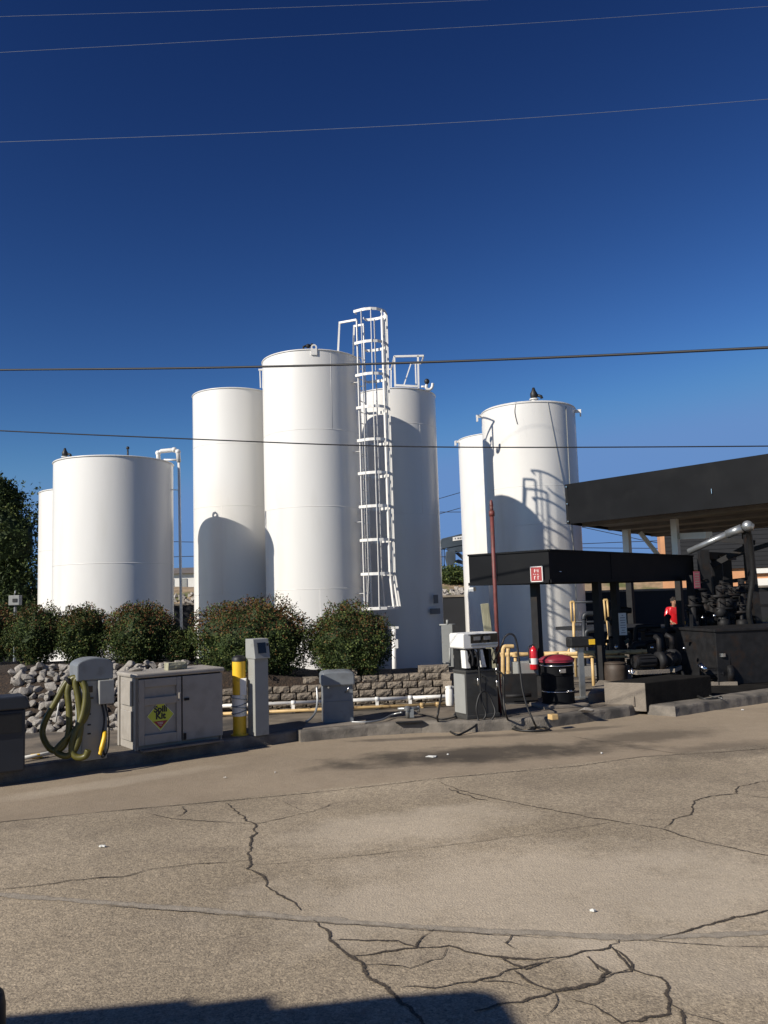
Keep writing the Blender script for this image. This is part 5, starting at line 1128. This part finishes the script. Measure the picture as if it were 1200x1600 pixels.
for k in range(30):                                    # vertical meters, valves and pipe drops
    x = rr.uniform(1080, 1165); Y = rr.uniform(16.9, 18.8); q = at(x, rr.uniform(900, 950), Y); b = MB()
    b.tube([(q.x, Y, .2), (q.x, Y, q.z)], rr.uniform(.03, .07), 10); b.lathe([(.05, -.1), (.11, -.08), (.12, .0), (.11, .08), (.05, .1)], (q.x, Y, q.z-rr.uniform(.1, .6)), 12, split=False)
    b.tube([(q.x-.15, Y-.05, q.z-.2), (q.x+.18, Y-.05, q.z-.2)], .03, 8); b.ring((q.x, Y-.1, q.z-.05), .09, .012, 16)
    b.build('pipe_drop', MT['dark_steel'], rk, world=True)
b = MB(); P_ = [at(1076, 862, 16.8), at(1142, 832, 16.2), at(1168, 822, 16.0)]; b.tube(P_[:2], .062, 12); b.tube([at(1136, 835, 16.25), at(1160, 825, 16.05)], .085, 12); b.ball(P_[2], .11, n=12); b.tube([P_[2], P_[2]+Vector((.10, -.05, -.03))], .07, 10); b.tube([at(1112, 842, 16.8), at(1142, 829, 16.5)], .03, 8)
b.build('loading_arm', MT['grey_steel'], rk, world=True)
b = MB(); b.tube(bez([P_[2], at(1172, 850, 16.2), at(1176, 900, 16.4), at(1170, 960, 16.6), at(1184, 1000, 16.8)], 6), .05, 10); b.build('drop_hose', MT['black_rubber'], rk, world=True)
b = MB(); b.box(at(1115, 1003, 15.7), (.24, .04, .03)); b.build('yellow_strip', MT['yellow'], rk, world=True)
b = MB(); b.tube([at(1094, 1038, 15.0), at(1102, 1048, 14.9)], .05, 10); b.lathe([(.07, 0), (.07, .06)], at(1128, 1026, 15.1), 12); b.build('coupling', MT['chrome'], rk, world=True)
# lamp glints drawn as small bright steel balls
b = MB()
for (x, y, Y) in ((963, 1011, 15.8), (963, 1018, 15.8), (1069, 1013, 15.4), (1103, 1012, 15.6), (1019, 1012, 15.4), (1098, 965, 16.8), (1116, 962, 16.8)): b.ball(at(x, y, Y), .035, n=8)
b.build('glint_ball', MT['chrome'], rk, world=True)
def dhose(label, pts): b = MB(); b.tube(bez([gp(*p) if len(p) == 3 else at(p[0], p[1], p[3]) for p in pts], 6), .022, 8); tag(b.build('fuel_hose', MT['black_rubber'], origin=gp(*pts[-1]) if len(pts[-1]) == 3 else at(*pts[-1][:2], pts[-1][3])), label, 'hose', 'black fuel hoses')
dhose('black hose draped from the plinth down to the shaded kerb at right', [(1066, 1050, 0, 14.2), (1072, 1066, 0, 13.9), (1082, 1082, 0, 13.6), (1100, 1092, .16), (1122, 1091, .16), (1126, 1089, .16)])
b = MB(); b.tube(bez([gp(1098, 1081, .17), gp(1112, 1088, .17), gp(1128, 1091, .17)], 6), .008, 6); tag(b.build('steel_cable', MT['grey_steel'], origin=gp(1098, 1081, .17)), 'thin pale cable lying on the shaded kerb right of the plinth', 'cable')
# grey elbow pipes seen through the canopy opening
b = MB(); b.tube(bez([at(912, 968, 19), at(913, 962, 19), at(918, 959, 19), at(930, 959, 19)], 4), .06, 10); b.tube(bez([at(915, 1000, 19), at(916, 988, 19), at(922, 985, 19), at(930, 984, 19)], 4), .06, 10)
for y in (941, 972): b.tube([at(893, y, 19), at(960, y-1, 19)], .025, 8)
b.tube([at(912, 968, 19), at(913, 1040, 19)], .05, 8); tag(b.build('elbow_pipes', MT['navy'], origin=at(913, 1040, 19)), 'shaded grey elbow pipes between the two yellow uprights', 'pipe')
# dark shelter wall closing the view under the low canopy
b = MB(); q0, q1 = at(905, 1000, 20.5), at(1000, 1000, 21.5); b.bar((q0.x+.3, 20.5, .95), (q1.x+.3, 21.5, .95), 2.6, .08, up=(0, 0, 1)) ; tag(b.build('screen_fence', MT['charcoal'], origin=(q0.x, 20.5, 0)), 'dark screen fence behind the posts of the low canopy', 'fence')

# ================================================================== PERSON
def person(px, D):
    p = at(px, 960, D); zg = -.05
    t = thing('person', 'person in a red shirt and dark trousers standing beneath the low canopy', 'person', (p.x, D, zg))
    J = dict(pel=(0, 0, .86), sp=(0, -.03, 1.08), ch=(0, -.06, 1.28), nk=(0, -.09, 1.40), hd0=(0, -.11, 1.46), hd=(0, -.13, 1.55), ht=(0, -.12, 1.64),
             ls=(-.17, -.05, 1.33), le=(-.25, -.10, 1.10), lw=(-.14, -.30, .97), rs=(.17, -.05, 1.33), re=(.26, -.08, 1.10), rw=(.17, -.28, .93),
             lh=(-.09, 0, .82), lk=(-.11, -.03, .46), la=(-.12, .02, .08), lt=(-.13, -.14, .035), rh=(.09, 0, .82), rk=(.12, -.04, .46), ra=(.13, .0, .08), rt=(.15, -.16, .035))
    def skin(name, joints, edges, rad, mt, root):
        me = bpy.data.meshes.new(name); ks = list(joints); me.from_pydata([J[k] for k in ks], [(ks.index(a), ks.index(b)) for a, b in edges], [])
        o = bpy.data.objects.new(name, me); C.objects.link(o); o.parent = t
        md = o.modifiers.new('skin', 'SKIN'); sv = me.skin_vertices[0].data if me.skin_vertices else None
        if sv is None:
            bm = bmesh.new(); bm.from_mesh(me); bm.verts.layers.skin.verify(); bm.to_mesh(me); bm.free(); sv = me.skin_vertices[0].data
        for i, k in enumerate(ks): sv[i].radius = rad[k] if isinstance(rad[k], tuple) else (rad[k], rad[k]); sv[i].use_root = (k == root)
        ss = o.modifiers.new('sub', 'SUBSURF'); ss.levels = 2; ss.render_levels = 2; me.materials.append(mt)
        md.use_smooth_shade = True; return o
    body = ['pel', 'sp', 'ch', 'nk', 'hd0', 'hd', 'ht', 'ls', 'le', 'lw', 'rs', 're', 'rw', 'lh', 'lk', 'la', 'lt', 'rh', 'rk', 'ra', 'rt']
    ed = [('pel', 'sp'), ('sp', 'ch'), ('ch', 'nk'), ('nk', 'hd0'), ('hd0', 'hd'), ('hd', 'ht'), ('ch', 'ls'), ('ls', 'le'), ('le', 'lw'), ('ch', 'rs'), ('rs', 're'), ('re', 'rw'), ('pel', 'lh'), ('lh', 'lk'), ('lk', 'la'), ('la', 'lt'), ('pel', 'rh'), ('rh', 'rk'), ('rk', 'ra'), ('ra', 'rt')]
    rad = dict(pel=(.14, .10), sp=(.135, .095), ch=(.155, .105), nk=.05, hd0=.06, hd=(.078, .095), ht=(.065, .08), ls=.062, le=.042, lw=.030, rs=.062, re=.042, rw=.030, lh=.085, lk=.058, la=.042, lt=.036, rh=.085, rk=.058, ra=.042, rt=.036)
    skin('body', body, ed, rad, MT['skin'], 'pel')
    big = {k: ((v[0]*1.22, v[1]*1.28) if isinstance(v, tuple) else v*1.35) for k, v in rad.items()}
    J['ls2'] = J['le']; 
    skin('shirt', ['pel', 'sp', 'ch', 'nk', 'ls', 'le', 'rs', 're'], [('pel', 'sp'), ('sp', 'ch'), ('ch', 'nk'), ('ch', 'ls'), ('ls', 'le'), ('ch', 'rs'), ('rs', 're')], big, MT['red'], 'sp')
    skin('trousers', ['pel', 'lh', 'lk', 'la', 'rh', 'rk', 'ra'], [('pel', 'lh'), ('lh', 'lk'), ('lk', 'la'), ('pel', 'rh'), ('rh', 'rk'), ('rk', 'ra')], {k: ((v[0]*1.08, v[1]*1.08) if isinstance(v, tuple) else v*1.18) for k, v in rad.items()}, MT['jeans'], 'pel')
    b = MB(); core(b, (0, -.10, 1.60), (.092, .105, .085), 3, 1.0, .12); b.build('hair', MT['hair'], t)
    for s, nm in ((-1, 'lw'), (1, 'rw')):              # hands: palm, four curled fingers, thumb
        w_ = Vector(J[nm]); b = MB(); d = Vector((-s*.25, -.8, -.5)).normalized(); sx_ = Vector((1, 0, 0)); pc = w_+d*.05
        b.bar(w_+d*.005, w_+d*.085, .075, .028, up=(0, 0, 1))
        for k, ln in enumerate((.062, .07, .066, .052)):
            o0 = pc+d*.033+sx_*((k-1.5)*.019); k1 = o0+d*ln*.45+Vector((0, 0, -.008)); k2 = k1+(d*.5+Vector((0, 0, -.9))).normalized()*ln*.4; b.tube([o0, k1, k2], [.0095, .009, .007], 6)
        o0 = w_+d*.03+sx_*(-s*.036); b.tube([o0, o0+d*.03+sx_*(-s*.02), o0+d*.055+sx_*(-s*.012)+Vector((0, 0, -.01))], [.011, .010, .008], 6)
        b.build('hand', MT['skin'], t)
    b = MB(); hc = Vector((0, -.13, 1.545))
    for s in (-1, 1): b.ball(hc+Vector((s*.032, -.088, .018)), .010, n=8)
    b.build('eyes', MT['hair'], t)
    b = MB(); b.add([hc+Vector((-.012, -.088, -.02)), hc+Vector((.012, -.088, -.02)), hc+Vector((0, -.118, -.018)), hc+Vector((0, -.090, .022))], [(0, 1, 2), (0, 2, 3), (2, 1, 3)]); b.box(hc+Vector((0, -.082, -.052)), (.045, .01, .008))
    for s in (-1, 1): b.ball(hc+Vector((s*.082, .0, .0)), .026, n=8, sq=(.4, .7, 1.2))
    b.build('face', MT['skin'], t)
    return p, zg
pp, zg = person(1052, 24.0)
b = MB(); q = Vector((pp.x+.10, 23.55, zg+.66)); b.lathe([(.01, 0), (.10, .01), (.12, .04), (.12, .17), (.05, .26), (.03, .28)], q, 14, split=False); b.tube(bez([q+Vector((-.04, 0, .27)), q+Vector((-.03, 0, .36)), q+Vector((.05, 0, .36)), q+Vector((.06, 0, .26))], 4), .012, 6)
tag(b.build('yellow_jug', MT['yellow_hose'], origin=q), 'small yellow can held in front of the person in the red shirt', 'can')

# ================================================================== BACKGROUND
bl = at(1035, 900, 40).x
t = thing('station_building', 'orange-walled building with dark grey upper cladding behind the loading rack', 'building', (bl, 40, 0), R(-17.5))
b = MB(); b.box((10, 6, 3.1), (20, 12, 6.3)); b.build('wall', MT['brick'], t)
b = MB(); b.box((10.1, -.09, 4.45), (19.8, .16, 3.5))
for k in range(17): b.box((10.1, -.18, 2.85+k*.2), (19.8, .02, .03))
b.build('upper_cladding', MT['charcoal'], t)
b = MB(); b.box((10, 6, 6.32), (20.4, 12.4, .16)); b.build('roof', MT['charcoal'], t)
for x in (4.2, 7.6):
    b = MB(); b.box((x, -.03, 1.1), (1.1, .08, 2.2)); d_ = b.build('door', MT['bldg_white'], t); b = MB(); b.box((x+.4, -.09, 1.05), (.05, .05, .14)); b.build('handle', MT['dark_steel'], d_)
b = MB(); b.box((5.4, -.12, 2.55), (3.2, .2, .22)); b.build('lintel', MT['bldg_white'], t)
wl_ = at(270, 910, 72)
t = thing('warehouse', 'long low white warehouse far behind the looping vent pipe', 'building', (wl_.x, 72, terrain_z(wl_.x, 72)))
hh = at(287, 896, 72).z-terrain_z(wl_.x, 72)
b = MB(); b.box((3, 5, hh/2-.5), (26, 10, hh+1)); b.build('wall', MT['bldg_white'], t)
b = MB(); b.add([(-10.3, -.4, hh), (16.3, -.4, hh), (16.3, 10.4, hh), (-10.3, 10.4, hh), (-10.3, 5, hh+.7), (16.3, 5, hh+.7)], [(0, 1, 5, 4), (2, 3, 4, 5), (0, 4, 3), (1, 2, 5), (3, 2, 1, 0)]); b.build('roof', MT['soffit'], t)
for x in (-.2, .95, 4, 7):
    b = MB(); b.box((x, -.03, hh*.38), (.55, .07, hh*.7)); b.build('door', MT['light_grey'], t)
# excavator
Y = 48.0
def E_(x, y): return at(x, y, Y)
bz = terrain_z(8, Y); t = thing('excavator', 'dark blue-grey excavator arm and bucket in the gap left of the right tanks', 'excavator', (E_(800, 880).x, Y, bz))
def plate(name, pts, w_, m='exc', parent=None, dy=0):
    P_ = [E_(x, y) for x, y in pts]; n = len(P_); b = MB(); vs = [p+Vector((0, -w_/2+dy, 0)) for p in P_]+[p+Vector((0, w_/2+dy, 0)) for p in P_]
    b.add(vs, [tuple(range(n)), tuple(range(2*n-1, n-1, -1))]+[(i, n+i, n+(i+1) % n, (i+1) % n) for i in range(n)]); return b.build(name, MT[m], parent or t, bevel=.02, world=True)
bo = plate('boom', [(687, 846), (690, 842), (722, 834), (770, 826), (800, 868), (792, 878), (762, 846), (715, 853), (690, 858)], .45)
plate('name_plate', [(707, 840), (728, 836.5), (728, 843), (707, 846)], .02, 'sign_white', bo, -.245)
b = MB(); b.ring((0, 0, 0), .01, .002, 6) if False else None
for k, (x, w_) in enumerate(((710, 1.6), (714, 2.4), (717.5, 2), (720.5, 2.2), (723.5, 2))): b.box(E_(x+w_/2, 841.8-.55*k*.5)+Vector((0, -.262, 0)), (w_*.035, .01, .09))
b.build('name_plate_lettering', MT['paper_grey'], bo, world=True)
plate('stick', [(697, 858), (704, 853), (735, 848), (760, 846), (758, 856), (722, 862), (704, 864)], .35)
plate('bucket', [(697, 862), (711, 860), (711, 876), (704, 892), (699, 884), (696, 872)], .8)
plate('linkage', [(711, 864), (717, 863), (745, 885), (742, 892), (722, 874)], .25)
plate('lower_bar', [(705, 878), (716, 874), (748, 884), (746, 889), (716, 880)], .22)
b = MB(); q = E_(806, 890); b.box(q+Vector((.6, 0, .3)), (2.6, 2.2, 1.0)); b.build('upper_body', MT['exc'], t, bevel=.06, world=True)
b = MB(); b.box(q+Vector((-.2, -.7, 1.2)), (1.2, .8, 1.3)); cb = b.build('cab', MT['exc'], t, bevel=.06, world=True)
b = MB(); b.box(q+Vector((-.2, -1.105, 1.35)), (.95, .02, .8)); b.build('window', MT['glass'], cb, world=True)
for s in (-1, 1):
    b = MB(); c_ = q+Vector((.3, s*.95, -.7)); outl = [(math.cos(a)*.38+(1.2 if math.cos(a) > 0 else -1.2), math.sin(a)*.38) for a in [2*math.pi*k/20+.01 for k in range(20)]]; b.prism_y(outl, -.25, .25); b.v = [v+c_ for v in b.v]; b.build('track', MT['black_rubber'], t, world=True)
b = MB()
for x in (690.5, 694): b.tube([E_(x, 905), E_(x, 846)], .03, 6)
for y in (858, 870, 885): b.tube([E_(689, y), E_(699, y)], .025, 6)
tag(b.build('lattice_mast', MT['dark_steel'], origin=E_(692, 905)), 'thin lattice mast just left of the excavator bucket', 'mast')
# small white box sign by the tree
p = at(24, 938, 17.0); t = thing('meter_cabinet', 'small pale metal box on a post in front of the dark tree', 'box', (p.x, 17, -.3))
b = MB(); b.box((0, 0, p.z+.3), (.22, .14, .20)); b.build('housing', MT['light_grey'], t, bevel=.01)
b = MB(); b.tube([(0, 0, 0), (0, 0, p.z+.2)], .03, 8); b.tube([(-.02, 0, p.z+.4), (.0, 0, p.z+.5)], .012, 6); b.build('post', MT['grey_steel'], t)
b = MB(); b.box((.02, -.075, p.z+.3), (.09, .012, .07)); b.build('gauge', MT['black_rubber'], t)

q = gp(-27, 1650); b = MB(); b.lathe([(.10, 0), (.09, .02), (.088, .20), (.08, .245), (.055, .275), (.01, .288)], (0, 0, 0), 28, split=False)  # guessed shape for a dark rounded object of unknown identity
o = b.build('dark_stub', MT['black_rubber']); o.location = (q.x, q.y, .0); tag(o, 'unidentified black rounded object at the lower left corner', 'stop post')
# ================================================================== PARKED BOX TRUCK (its shadow lies across the bottom of the lot)
Yt = .86
def cast(px, py):
    g_ = gp(px, py, 0); tt = (Yt-g_.y)/SUN.y; q = g_+SUN*tt; return (q.x, q.z)
prof = [cast(*p) for p in ((-380, 1622), (0, 1587), (306, 1560), (310, 1568), (426, 1555), (436, 1574), (520, 1565), (600, 1556), (700, 1549), (745, 1546), (772, 1550), (790, 1562), (803, 1580), (815, 1602), (822, 1625))]
xf = prof[-1][0]; zb = .75
t = thing('box_truck', 'white box truck parked left of the camera, casting the shadow across the near lot', 'truck', (prof[3][0], Yt-1.2, 0))
b = MB(); b.prism_y(([(prof[0][0]-3.5, zb), (xf+.02, zb)]+prof[::-1]+[(prof[0][0]-3.5, prof[0][1])]), Yt-2.4, Yt); b.build('cargo_body', MT['truck_white'], t, world=True)
b = MB(); b.box((prof[3][0]-1, Yt-1.2, .62), (8.5, .9, .22)); b.build('chassis', MT['dark_steel'], t, world=True)
b = MB(); b.box((prof[0][0]-4.6, Yt-1.2, 1.45), (2.0, 2.2, 2.0)); cb = b.build('cab', MT['truck_white'], t, bevel=.15, world=True)
b = MB(); b.box((prof[0][0]-4.6, Yt-.095, 1.85), (1.1, .02, .7)); b.build('window', MT['glass'], cb, world=True)
for x in (xf-1.6, xf-2.7, prof[0][0]-4.6):
    for y in (Yt-.3, Yt-2.1):
        b = MB(); b.lathe([(.1, -.14), (.42, -.14), (.48, -.08), (.48, .08), (.42, .14), (.1, .14)], (0, 0, 0), 28); b.v = [Vector((v.x+x, v.z+y, v.y+.48)) for v in b.v]; b.build('wheel', MT['black_rubber'], t, world=True)
